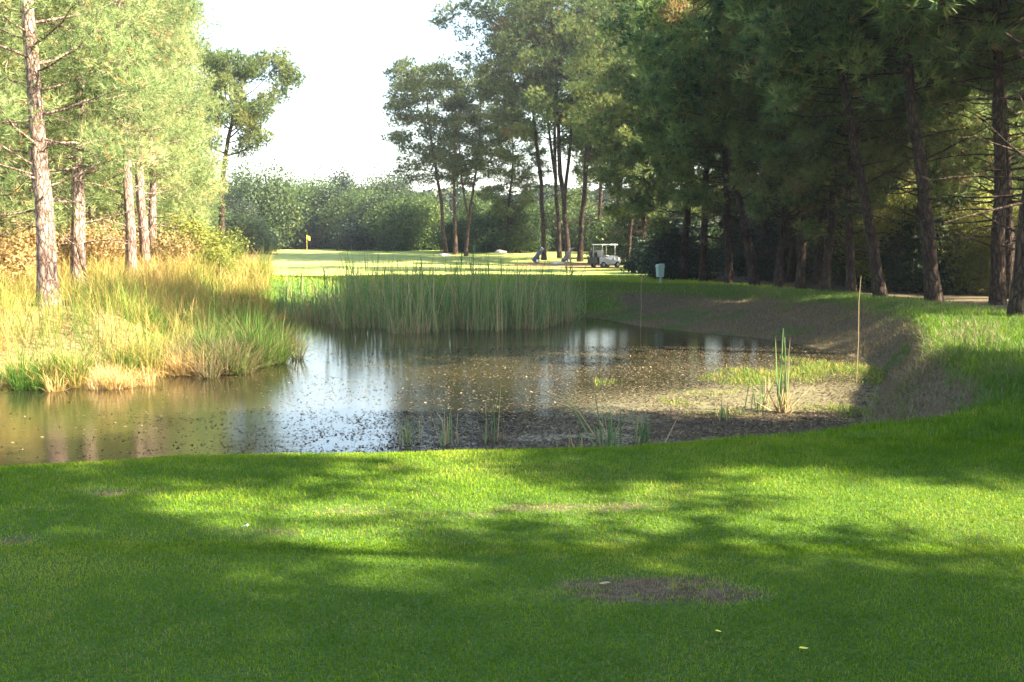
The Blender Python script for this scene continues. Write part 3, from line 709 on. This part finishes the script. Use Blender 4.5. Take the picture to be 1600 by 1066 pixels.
# --- far treeline
FT = [make_bush(400 + i, 30000, 1, 40, .030, M['leaf_dark'], M['bark_dark'], stems=9) for i in range(3)]
r = np.random.default_rng(12)
fl = [(372, 100, 3.6, 'pale green rounded tree beside the lone pine trunk'), (405, 122, 5.6, 'tall rounded far tree first right of the lone pine'), (430, 128, 4.6, 'second far rounded tree right of the lone pine'), (458, 126, 4.2, 'dark far tree just left of the yellow flag'),
      (492, 130, 5.4, 'tall dark far tree directly behind the yellow flag'), (520, 127, 5.2, 'tall far tree with sunlit top right of the flag'), (552, 124, 4.6, 'dark far tree at the middle of the treeline'), (580, 120, 4.4, 'very dark far tree in the lowest part of treeline'),
      (606, 116, 4.6, 'dark far tree just left of the pale leaning pine trunks'), (636, 112, 4.4, 'dark far tree behind the pale leaning pine trunks'), (664, 118, 4.4, 'dark far bush filling behind the bright pine trunk'), (388, 112, 3.0, 'low far shrub at the left end of the fairway')]
for i, (px, D, s, lab) in enumerate(fl):
    x0 = xat(px, D); place(FT[i % 3], 'round_tree', x0, D, lab, 'tree', 'rounded trees of the far treeline', s=(s * 1.1, s * 1.1, s * (.95, 1.25, 1.08, .9, 1.15)[i % 5]), rz=rz_(), z=gz(x0, D) - .3, mat=M['leaf'] if i in (0, 1) else None)
for i, px in enumerate((440, 475, 535, 565, 595, 625)):
    D = 142; x0 = xat(px, D); place(FT[i % 3], 'round_tree', x0, D, 'rounded tree top showing over the gaps of the far treeline', 'tree', 'rounded trees behind the far treeline', s=(5.6, 5.6, 6.6), rz=rz_(), z=gz(x0, D) - .3)
# undergrowth right of centre, lit yellow green
fr = [(725, 104, 3.0, 'brownish green bush between the pale trunks and the cart'), (765, 108, 3.8, 'green bush left of the tall leaning dark trunk'), (800, 104, 3.4, 'leafy bush at the foot of the tall leaning dark trunk'),
      (812, 118, 4.6, 'lighter tree behind the tall leaning dark trunk'), (862, 112, 4.2, 'yellow green tree seen between tall dark trunks'), (900, 116, 4.6, 'yellow green bush seen right of the paired dark trunks'),
      (938, 108, 4.0, 'green bush directly behind the golf cart'), (975, 100, 3.6, 'green bush behind the right hand thin trunks near cart'), (740, 125, 4.6, 'mid green tree behind the brownish bush'), (1010, 90, 3.4, 'bush beyond the forest corner right of the cart')]
for i, (px, D, s, lab) in enumerate(fr):
    x0 = xat(px, D); place(FT[i % 3], 'round_tree', x0, D, lab, 'tree', 'leafy bushes behind the central pines', s=(s, s, s * .98), rz=rz_(), z=gz(x0, D) - .3, mat=M['leaf'] if i % 3 else None)

# --- mid pines
MP = [make_pine(500 + i, 19, .25, b, 5.6, 'umbrella', n_, 6500, .34, .065, M['needle'], M['bark'], lean=ln, curve=.7, fork=(None, None, .25)[i], clump=1.0, dead=8, k=8, flat=.55, up=.3)
      for i, (b, n_, ln) in enumerate(((.36, 34, (-1.0, 0)), (.42, 30, (.4, .5)), (.45, 28, (-1.2, .3))))]
GM = 'tall pines standing at the fairway edge'
place(MP[0], 'pine_tree', xat(698, 94), 94, 'sunlit pale trunked pine leaning left, leftmost of mid distance pines', group=GM, s=.90, rz=0, tilt=(0, R(-2)))
place(MP[1], 'pine_tree', xat(712, 97), 97, 'straight pale pine trunk right beside the leaning one', group=GM, s=.86, rz=1)
place(MP[2], 'pine_tree', xat(728, 93), 93, 'forked pine on the right of the mid distance trio', group=GM, s=.78, rz=3.4)
CP = [make_pine(520 + i, 24, .25, b, 6.6, 'umbrella', n_, 8000, .36, .065, M['needle'], M['bark_dark'], lean=ln, curve=1.5, fork=(None, .3, .22)[i], clump=1.1, dead=26, k=8, flat=.55, up=.25)
      for i, (b, n_, ln) in enumerate(((.50, 30, (-1.0, 0)), (.42, 36, (1.2, .4)), (.40, 38, (-.6, .8))))]
place(CP[0], 'pine_tree', xat(850, 84), 84, 'tall dark pine leaning left above the slate blue golf bag', group=GM, s=.90, rz=0)
place(CP[1], 'pine_tree', xat(874, 88), 88, 'tall dark pine with thin trunk second in the central group', group=GM, s=(.85, .85, .95), rz=2)
place(CP[2], 'pine_tree', xat(888, 83), 83, 'tall forked dark pine in the middle of the central group', group=GM, s=1.0, rz=.6)
place(CP[1], 'pine_tree', xat(906, 81), 81, 'tall dark pine just left of the golf cart', group=GM, s=.98, rz=5)
CPX = [(790, 102, 1.0, 'small dense pine between the mid distance trio and the leaning dark pine'), (935, 98, 1.2, 'dense pine filling the gap behind the golf cart'), (966, 82, 1.15, 'dense low crowned pine just right of the golf cart'), (982, 66, .8, 'thin leaning pine right of the golf cart'), (1003, 58, .9, 'second thin pine right of the golf cart'), (960, 92, 1.0, 'tall pine rising behind the golf cart'), (1000, 84, 1.0, 'tall pine behind the thin trunks right of cart'), (1040, 60, .95, 'tall pine at the corner of the dark forest'), (1060, 75, 1.0, 'tall pine behind the corner of the dark forest')]
# --- right forest
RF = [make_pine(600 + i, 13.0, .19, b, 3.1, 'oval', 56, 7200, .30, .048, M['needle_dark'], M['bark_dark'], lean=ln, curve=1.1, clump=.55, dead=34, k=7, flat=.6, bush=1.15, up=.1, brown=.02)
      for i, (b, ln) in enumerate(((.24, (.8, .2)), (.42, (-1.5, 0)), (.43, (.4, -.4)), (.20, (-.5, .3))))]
GR = 'front row pines of the dark right hand forest'
front = [(1595, 21.5, 1.25, 2, 0, 'very thick dark trunk cut by the right edge of the picture'), (1560, 26, 1.05, 2, 3.1, 'dark curved pine trunk second from the right edge'), (1462, 27, 1.1, 1, 0.2, 'stout dark pine trunk leaning left with bright right edge'),
         (1378, 28.5, .95, 1, 0.1, 'long leaning pine with a sunlit peeling stem'), (1330, 31, .85, 3, 2, 'thin pine left of the long leaning sunlit stem'), (1292, 32.5, .8, 2, 1, 'slim pale stem standing at the bank edge in the forest front'),
         (1250, 34, .9, 0, 4, 'dark pine trunk in the middle of the forest front'), (1215, 35.5, .85, 3, 5, 'slim dark pine left of the middle forest front trunk'), (1180, 37.5, .95, 1, 2.5, 'dark pine with leaning sunlit lower stem in forest front'),
         (1140, 40, .95, 0, 1.4, 'dark dense pine near the left end of forest front'), (1100, 43, 1.0, 2, 2.2, 'dark dense pine with bright tufts above the pale blue post'), (1066, 46, 1.05, 3, 3.6, 'dense pine at the left corner of the forest front')]
for (px, D, s, v, rz, lab) in front:
    place(RF[v], 'pine_tree', xat(px, D), D, lab, group=GR, s=s, rz=(.15 if px in (1378, 1462, 1560, 1180) else rz), tilt=(0, R({1378: -9, 1462: -6, 1560: -5, 1180: -9}.get(px, 0))), mat=M['needle'] if px in (1100, 1140, 1066, 1250, 1330) else None)  # yellower needles on some crowns stand in for grazing sun
for i, (px, D, s, lab) in enumerate(CPX):
    low = px in (1003, 1040, 1060, 790, 935, 966)
    place(RF[i % 4] if low else CP[(i + 1) % 3], 'pine_tree', xat(px, D), D, lab, group=GM, s=s * (1.1 if low else .9), rz=rz_(), mat=M['needle'] if low else None)
for (px, D, s, lab) in ((1000, 76, 3.2, 'dark green shrub between the thin trunks right of the cart'), (1035, 68, 3.0, 'dark green shrub at the forest corner behind the pale bin'), (1025, 56, 1.8, 'low dark shrub just behind the pale bin'),
                        (1070, 62, 3.2, 'dark green shrub inside the forest corner'), (968, 86, 3.0, 'dark green shrub right behind the golf cart'), (1062, 47, 1.8, 'dark shrub at the foot of the corner pine')):
    place(BD[px % 3], 'shrub', xat(px, D), D, lab, 'shrub', s=s, rz=rz_(), z=gz(xat(px, D), D) - .15, mat=M['leaf'] if px in (968, 1000) else None)
r = np.random.default_rng(77); pts = [(xat(f[0], f[1]), f[1]) for f in front]; cnt = 0
edgef = lambda y: np.interp(y, [18, 22, 28, 35, 42, 60, 75, 100], [13.5, 13, 12.2, 11, 9.6, 10.5, 13, 16])
for _ in range(3000):
    y = r.uniform(23, 47); x = edgef(y) + 1.5 + r.random() ** 1.2 * 22
    if min((x - a) ** 2 + (y - b) ** 2 for a, b in pts) < 2.5 ** 2: continue
    if x > .62 * y + 4: continue
    if 24 < y < 41 and 14.2 < x: continue
    pts.append((x, y)); cnt += 1
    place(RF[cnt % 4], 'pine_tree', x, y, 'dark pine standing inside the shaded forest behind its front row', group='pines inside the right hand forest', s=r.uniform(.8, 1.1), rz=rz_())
    if cnt >= 48: break
# understorey in the forest
r = np.random.default_rng(78); k_ = 0; pts = []
for _ in range(800):
    y = r.uniform(27, 72); x = edgef(y) + 1.8 + r.random() * 16
    if x > .60 * y + 3 or (pts and min((x - a) ** 2 + (y - b) ** 2 for a, b in pts) < 2.3 ** 2): continue
    pts.append((x, y)); lit = x > 14.2 and 27 < y < 43  # leaf colour follows this: bright yellow green for sun, dark for shade
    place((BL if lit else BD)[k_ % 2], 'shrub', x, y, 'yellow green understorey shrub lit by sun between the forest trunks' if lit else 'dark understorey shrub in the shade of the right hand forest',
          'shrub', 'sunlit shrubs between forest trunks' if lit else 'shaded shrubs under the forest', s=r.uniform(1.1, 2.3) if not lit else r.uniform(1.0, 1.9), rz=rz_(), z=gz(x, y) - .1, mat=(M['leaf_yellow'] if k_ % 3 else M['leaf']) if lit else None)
    k_ += 1
    if k_ >= 64: break

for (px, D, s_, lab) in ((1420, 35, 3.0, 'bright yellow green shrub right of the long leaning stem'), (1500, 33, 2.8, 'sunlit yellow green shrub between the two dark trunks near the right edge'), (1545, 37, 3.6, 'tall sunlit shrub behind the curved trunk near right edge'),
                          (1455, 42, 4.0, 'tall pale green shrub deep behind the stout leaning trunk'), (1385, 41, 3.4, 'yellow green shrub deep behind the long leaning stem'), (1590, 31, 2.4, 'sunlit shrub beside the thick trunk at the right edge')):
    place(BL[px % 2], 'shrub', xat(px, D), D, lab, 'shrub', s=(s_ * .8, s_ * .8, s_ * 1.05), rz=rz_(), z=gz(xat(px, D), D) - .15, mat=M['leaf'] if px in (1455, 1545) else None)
for (px, D, s_, lab) in ((1300, 47, 4.2, 'broad leafy tree deep behind the middle of the forest front'), (1380, 50, 5.2, 'tall leafy tree closing the view behind the long leaning stem'), (1450, 48, 5.0, 'tall leafy tree closing the view behind the stout leaning trunk'),
                          (1515, 46, 5.0, 'tall leafy tree closing the view behind the curved trunk'), (1580, 45, 5.0, 'tall leafy tree closing the view behind the thick edge trunk'), (1650, 43, 4.8, 'tall leafy tree beyond the right edge behind the forest')):
    place(BL[px // 10 % 2], 'leafy_tree', xat(px, D), D, lab, 'tree', s=(s_ * .8, s_ * .8, s_ * 1.15), rz=rz_(), z=gz(xat(px, D), D) - .15, mat=M['leaf'])
for (px, D, s_, lab) in ((1405, 45, 1.1, 'sunlit pine deep behind the long leaning stem'), (1485, 43, 1.15, 'sunlit pine deep between the stout and curved trunks'), (1545, 44, 1.2, 'sunlit pine deep behind the curved trunk near right edge'), (1330, 46, 1.1, 'pine deep behind the slim pale stem')):
    place(RF[px % 4], 'pine_tree', xat(px, D), D, lab, group='pines inside the right hand forest', s=s_, rz=rz_(), mat=M['needle'])  # yellower needle colour suggests sunlit crowns
# --- pines and shrubs standing right of the picture; their shade falls across the lawn
rng = np.random.default_rng(2024)
OFF = [(12.5, -.9, 1.0, 0), (15.5, -1.3, 1.1, 3), (10.2, -.6, .75, 3), (18.5, -1.8, 1.15, 0), (12, 7.9, 1.0, 0), (12.8, 7.2, .9, 3), (15.5, 7.2, 1.05, 3), (19, 6.4, 1.1, 0), (9.6, 8.9, .7, 3), (12, -2.4, 1.0, 3), (15.5, -3.0, 1.1, 0), (9.5, -1.2, .8, 3), (19, -4.5, 1.1, 0), (8.5, -3.5, .8, 0), (22, 5.4, 1.2, 3)]
for (x, y, s, v) in OFF:
    place(RF[v], 'pine_tree', x, y, 'pine standing beyond the right edge of the picture, shading the lawn', group='pines beyond the right edge shading the lawn', s=s, rz=rz_())
SHADE = make_pine(303, 13.0, .10, .52, 3.6, 'umbrella', 20, 5200, .24, .045, M['needle'], M['bark'], lean=(1.5, 0), curve=1.2, clump=.7, dead=6, k=8, flat=.7, up=.4)
for (x, y, rz, sc_, lab) in ((7.0, 2.9, 0, .95, 'umbrella pine beyond the right edge, farther from the camera'), (6.8, .7, .2, .9, 'umbrella pine beyond the right edge, nearer to the camera')):
    place(SHADE, 'pine_tree', x, y, lab, s=sc_, rz=rz)
for i, (x, y, s) in enumerate(((9.2, 11.2, 1.6), (9.0, 9.6, 1.7), (8.4, 8.0, 1.4), (11.5, 11.0, 1.8), (7.6, 6.6, 1.2), (9, -2.0, 1.6))):
    place(BD[i % 2], 'shrub', x, y, 'shrub beyond the right edge of the picture, shading the lawn', 'shrub', 'shrubs beyond the right edge shading the lawn', s=s, rz=rz_(), z=gz(x, y) - .1)

# distant woods closing the horizon
r = np.random.default_rng(90); B = Bag(); n = 60000
a = r.uniform(R(-42), R(42), n); D = r.uniform(165, 185, n); x = D * np.sin(a); y = D * np.cos(a)
h = 6.5 + 5 * fbm(a * 60, a * 0, 3.0, 7); z = ground(x, y) + h * r.random(n) ** .7
V, T = leaves(r, np.stack([x, y, z], 1), r.normal(size=(n, 3)), .55)
tag(npmesh('distant_woods', V, T, M['leaf_dark'], np.repeat(np.clip(r.normal(.45, .2, n), 0, 1), 4)), 'far dark woods closing the horizon behind every tree', 'woods', kind='stuff')

# ------------------------------------------------------------------ small things
def box(bag, c, s, rot=None):
    c = np.array(c, float); s = np.array(s, float) / 2
    V = np.array([(a, b, d) for a in (-1, 1) for b in (-1, 1) for d in (-1, 1)]) * s
    if rot is not None: V = V @ np.array(rot).T
    bag.add(V + c, [(0, 1, 3, 2), (4, 6, 7, 5), (0, 4, 5, 1), (2, 3, 7, 6), (0, 2, 6, 4), (1, 5, 7, 3)])
def prism(bag, prof, y0, y1):
    """side profile (x, z) extruded across y"""
    n = len(prof); V = [(x, y0, z) for x, z in prof] + [(x, y1, z) for x, z in prof]
    bag.add(V, [(i, (i + 1) % n, n + (i + 1) % n, n + i) for i in range(n)])
    for o_, s_ in ((0, 1), (n, -1)):
        c = np.mean(V[o_:o_ + n], 0); bag.add(V[o_:o_ + n] + [tuple(c)], [(i, (i + 1) % n, n) for i in range(n)])
def bevel(o, w=.01, seg=2):
    m_ = o.modifiers.new('bevel', 'BEVEL'); m_.width = w; m_.segments = seg; m_.limit_method = 'ANGLE'; return o

# golf cart; x forward, origin on the ground
cx_, cy_ = xat(945, 71), 71.0
cart = empty('golf_cart', (cx_, cy_, gz(cx_, cy_) + .01), R(38)); cart.scale = (.9,) * 3; tag(cart, 'small white roofed golf cart parked by the pines across the pond', 'golf cart')
B = Bag(); prism(B, [(-1.1, .36), (-1.12, .78), (-.62, .82), (-.55, .60), (-.15, .58), (-.12, .34), (.42, .34), (.50, .74), (.62, .93), (.82, .90), (1.16, .62), (1.18, .36), (1.0, .28), (-.95, .28)], -.58, .58)
bevel(B.build('body', M['white'], cart), .04)
B = Bag(); box(B, (-.05, 0, 1.79), (1.75, 1.16, .07)); bevel(B.build('roof', M['white'], cart), .03)
for sx, sy in ((-.82, -.5), (-.82, .5), (.62, -.5), (.62, .5)):
    B = Bag(); tube(B, [(sx - .02, sy, .80), (sx * .93, sy, 1.77)], [.02, .02], 8); B.build('roof_post', M['white'], cart, True)
B = Bag(); box(B, (-.36, 0, .90), (.52, 1.0, .14)); bevel(B.build('seat', M['seat'], cart), .03)
B = Bag(); box(B, (-.64, 0, 1.17), (.11, 1.0, .38)); bevel(B.build('backrest', M['seat'], cart), .03)
B = Bag(); box(B, (.61, 0, 1.33), (.015, .96, .8)); B.build('windscreen', M['glass'], cart)
B = Bag(); tube(B, [(.55, .25, .85), (.30, .25, 1.12)], [.018, .018], 8)
a = np.linspace(0, 2 * np.pi, 17); ring = np.stack([.30 + .10 * np.cos(a) * .6, .25 + .15 * np.sin(a), 1.12 + .15 * np.cos(a) * .75], 1); tube(B, ring, .014, 6, cap=False); B.build('steering_wheel', M['black'], cart, True)
for sx in (-.74, .78):
    for sy in (-.55, .55):
        B = Bag(); tube(B, [(sx, sy - .10, .235), (sx, sy - .08, .235), (sx, sy + .08, .235), (sx, sy + .10, .235)], [.20, .235, .235, .20], 24); w_ = B.build('wheel', M['rubber'], cart)
        B = Bag(); tube(B, [(sx, sy - .108, .235), (sx, sy + .108, .235)], [.12, .12], 18); B.build('rim', M['rim'], w_)
B = Bag(); prism(B, [(-1.36, .30), (-1.38, .80), (-1.125, .84), (-1.125, .30)], -.56, .56); bevel(B.build('bag_well', M['black'], cart), .03)
for sy in (-.18, .18): pass
for i, sy in enumerate((-.27, .27)):
    B = Bag(); tube(B, [(-1.24, sy, .84), (-1.27, sy, 1.15), (-1.29, sy, 1.18)], [.13, .13, .12], 14); g_ = B.build('golf_bag', M['black'], None, True)
    gr = empty('golf_bag', (0, 0, 0)); bpy.data.objects.remove(gr)
    g_.matrix_world = cart.matrix_basis.copy()
    g_.location = cart.location; g_.scale = cart.scale; g_.rotation_euler = cart.rotation_euler
    tag(g_, ['black golf bag in the cart well on the right side', 'black golf bag in the cart well on the left side'][i], 'golf bag')
    r = np.random.default_rng(i); 
    for j in range(5):
        B = Bag(); p_ = np.array([-1.28, sy, 1.16]) + r.normal(0, .04, 3) * [1, 1, 0]; q_ = p_ + [r.normal(0, .03), r.normal(0, .04), .22 + .05 * j]
        tube(B, [p_, q_], .008, 5); box(B, q_, (.09, .035, .05)); B.build('golf_club', M['steel'], g_)

# golf trolleys with bags
def trolley(px, D, mat, rz, label, s=1.0):
    x0 = xat(px, D); t = empty('golf_trolley', (x0, D, gz(x0, D) + .005), rz, s); tag(t, label, 'golf trolley', 'golf trolleys parked under the central pines')
    for sy in (-.33, .33):
        B = Bag(); tube(B, [(0, sy - .022, .15), (0, sy + .022, .15)], [.15, .15], 20); w_ = B.build('wheel', M['rubber'], t)
        B = Bag(); tube(B, [(0, sy - .027, .15), (0, sy + .027, .15)], [.10, .10], 16); B.build('rim', M['white'], w_)
    B = Bag(); tube(B, [(0, -.33, .15), (0, .33, .15)], .012, 6); tube(B, [(-.30, 0, .03), (.0, 0, .22), (.62, 0, 1.02), (.86, 0, 1.12)], .016, 6); tube(B, [(.86, -.11, 1.12), (.86, .11, 1.12)], .018, 6); B.build('frame', M['steel'], t)
    B = Bag(); d = np.array([.62, 0, .80]); d /= np.linalg.norm(d); p = np.array([-.24, 0, .12]); tube(B, [p, p + d * .06, p + d * .80, p + d * .86], [.12, .145, .155, .14], 16, wob=0); b_ = B.build('bag', mat, t, True)
    B = Bag(); r = np.random.default_rng(int(px))
    box(B, p + d * .40 + np.array([.13, 0, -.11]), (.12, .22, .36)); B.build('pocket', mat, b_)
    for j in range(7):
        B = Bag(); a_ = p + d * .84 + r.normal(0, .05, 3); e_ = a_ + d * r.uniform(.16, .34); tube(B, [a_, e_], .008, 5); box(B, e_, (.06, .10, .06)); B.build('golf_club', M['steel'] if j % 2 else M['white'], b_)
trolley(838, 79, M['bagblue'], R(10), 'slate blue golf bag on a trolley leaning beside the tall dark pine', 1.15)
trolley(884, 79, M['baggrey'], R(40), 'grey golf bag on a trolley in front of the forked pine', 1.05)

# pale blue green bin on a post near the forest corner
x0, y0 = W(1031, 442, -.18); t = empty('litter_bin', (x0, y0, gz(x0, y0) - .02), R(20), .85); tag(t, 'pale blue green bin on a post at the dark forest corner', 'litter bin')
B = Bag(); box(B, (.03, 0, .25), (.08, .08, .5)); bevel(B.build('post', M['paleblue'], t), .008)
B = Bag(); prism(B, [(-.13, .34), (-.16, .80), (.16, .80), (.13, .34)], -.13, .13); bevel(B.build('body', M['paleblue'], t), .02)
B = Bag(); prism(B, [(-.18, .802), (-.14, .93), (.14, .97), (.18, .802)], -.15, .15); bevel(B.build('lid', M['paleblue'], t), .02)

# flag on the far green
x0 = xat(481, 108); t = empty('flagstick', (x0, 108, gz(x0, 108)), 0, .85); tag(t, 'yellow flag on its stick at the far green', 'flag')
B = Bag(); tube(B, [(0, 0, -.05), (0, 0, 2.2)], .018, 8); B.build('pole', M['flag'], t)
B = Bag(); u = np.linspace(0, .55, 8); V = []
for q in u: V += [(q * .75, .05 * math.sin(q * 14), 2.18 - q * .35), (q * .75, .05 * math.sin(q * 14 + .4), 1.72 - q * .5)]
B.add(V, [(2 * i, 2 * i + 1, 2 * i + 3, 2 * i + 2) for i in range(7)]); f_ = B.build('cloth', M['flag'], t); sm_ = f_.modifiers.new('solid', 'SOLIDIFY'); sm_.thickness = .008

# golf tee and a few fallen leaves on the lawn
x0, y0 = W(378, 834); z0 = gz(x0, y0); B = Bag()
tube(B, [(0, 0, 0), (.030, -.012, .010), (.040, -.016, .0135), (.044, -.0176, .0145)], [.0018, .0028, .0075, .0080], 12)
o = B.build('golf_tee', M['white'], None, True); o.location = (x0, y0, z0 + .022); o.scale = (.85,) * 3; tag(o, 'small white golf tee lying on the shaded lawn left of centre', 'golf tee')
for (px, py, s, lab) in ((1255, 1030, .022, 'yellow fallen leaf near the bottom of the lawn, right of centre'), (1122, 1002, .015, 'small pale fallen leaf on the dark lawn below the bare patch'), (945, 925, .03, 'curled pale dead leaf on the bare patch of lawn')):
    x0, y0 = W(px, py); r = np.random.default_rng(px); B = Bag()
    V = np.array([(-1, 0, .1), (-.4, .45, .25), (.3, .5, .2), (1, 0, .3), (.3, -.5, .25), (-.4, -.45, .2), (0, 0, 0)]) * s
    B.add(V, [(i, (i + 1) % 6, 6) for i in range(6)], 1.0); o = B.build('fallen_leaf', M['flag'] if s < .02 or px > 1200 else M['deadleaf']); o.location = (x0, y0, gz(x0, y0) + .02); o.rotation_euler = (0, .2, r.uniform(0, 6)); tag(o, lab, 'leaf')
# pale stones and roots by the trees
for (px, D, s, lab) in ((782, 100, .5, 'pale stone lying under the trees left of the tall dark pines'), (695, 92.5, .45, 'pale stone at the foot of the sunlit leaning trunk'), (871, 77, .4, 'pale stone between the two golf trolleys')):
    x0 = xat(px, D); bpy.ops.mesh.primitive_ico_sphere_add(subdivisions=3, radius=s); o = bpy.context.object; o.name = 'stone'; o.location = (x0, D, gz(x0, D) + s * .1); o.scale = (1.2, .9, .5)
    r = np.random.default_rng(px)
    for v in o.data.vertices: v.co *= 1 + .1 * math.sin(v.co.x * 9 + px) + .08 * math.cos(v.co.y * 11)
    o.data.materials.append(M['stone']); tag(o, lab, 'stone')

# ------------------------------------------------------------------ light, sky, camera
EL, AZ = R(38), R(105)      # azimuth clockwise from +y: the sun stands on the right, slightly behind
S = Vector((math.sin(AZ) * math.cos(EL), math.cos(AZ) * math.cos(EL), math.sin(EL)))
sun = bpy.data.lights.new('sun', 'SUN'); sun.energy = 5.0; sun.angle = R(.55); sun.color = (1, .88, .66)
so = bpy.data.objects.new('sun', sun); so.rotation_euler = (-S).to_track_quat('-Z', 'Y').to_euler(); so.location = S * 50; link(so)
w = bpy.data.worlds.new('World'); scene.world = w; w.use_nodes = True; nt = w.node_tree
bg = nt.nodes['Background']; bg.inputs[1].default_value = .084
sky = nt.nodes.new('ShaderNodeTexSky'); sky.sky_type = 'NISHITA'; sky.sun_disc = False; sky.sun_elevation = EL; sky.sun_rotation = AZ
sky.air_density = 1.2; sky.dust_density = 2.0; sky.ozone_density = 1.0
nt.links.new(sky.outputs[0], bg.inputs[0])
cam = bpy.data.cameras.new('camera'); cam.sensor_width = 36; cam.lens = 36 * F / 1600; cam.clip_end = 5000; cam.clip_start = .05
co = bpy.data.objects.new('camera', cam); co.location = (0, 0, CAMZ); co.rotation_euler = (math.pi / 2 - TH, 0, 0); link(co); scene.camera = co
scene.view_settings.view_transform = 'Standard'; scene.view_settings.look = 'None'; scene.view_settings.gamma = 1
scene.view_settings.exposure = 2.8
scene.cycles.max_bounces = 8; scene.cycles.transparent_max_bounces = 8

B = Bag(); V0 = [(-1600, -70, -3), (1600, -70, -3), (1600, 2600, -3), (-1600, 2600, -3)]
B.add(V0 + [(a, b, 60) for a, b, c in V0], [(0, 3, 2, 1), (4, 5, 6, 7), (0, 1, 5, 4), (1, 2, 6, 5), (2, 3, 7, 6), (3, 0, 4, 7)])
m, nt = newmat('haze'); pv = N(nt, 'ShaderNodeVolumePrincipled'); pv.inputs['Density'].default_value = .0004; pv.inputs['Color'].default_value = (.82, .88, 1, 1); pv.inputs['Anisotropy'].default_value = .2
o_ = N(nt, 'ShaderNodeOutputMaterial'); nt.links.new(pv.outputs[0], o_.inputs['Volume'])
tag(B.build('haze', m), kind='stuff')
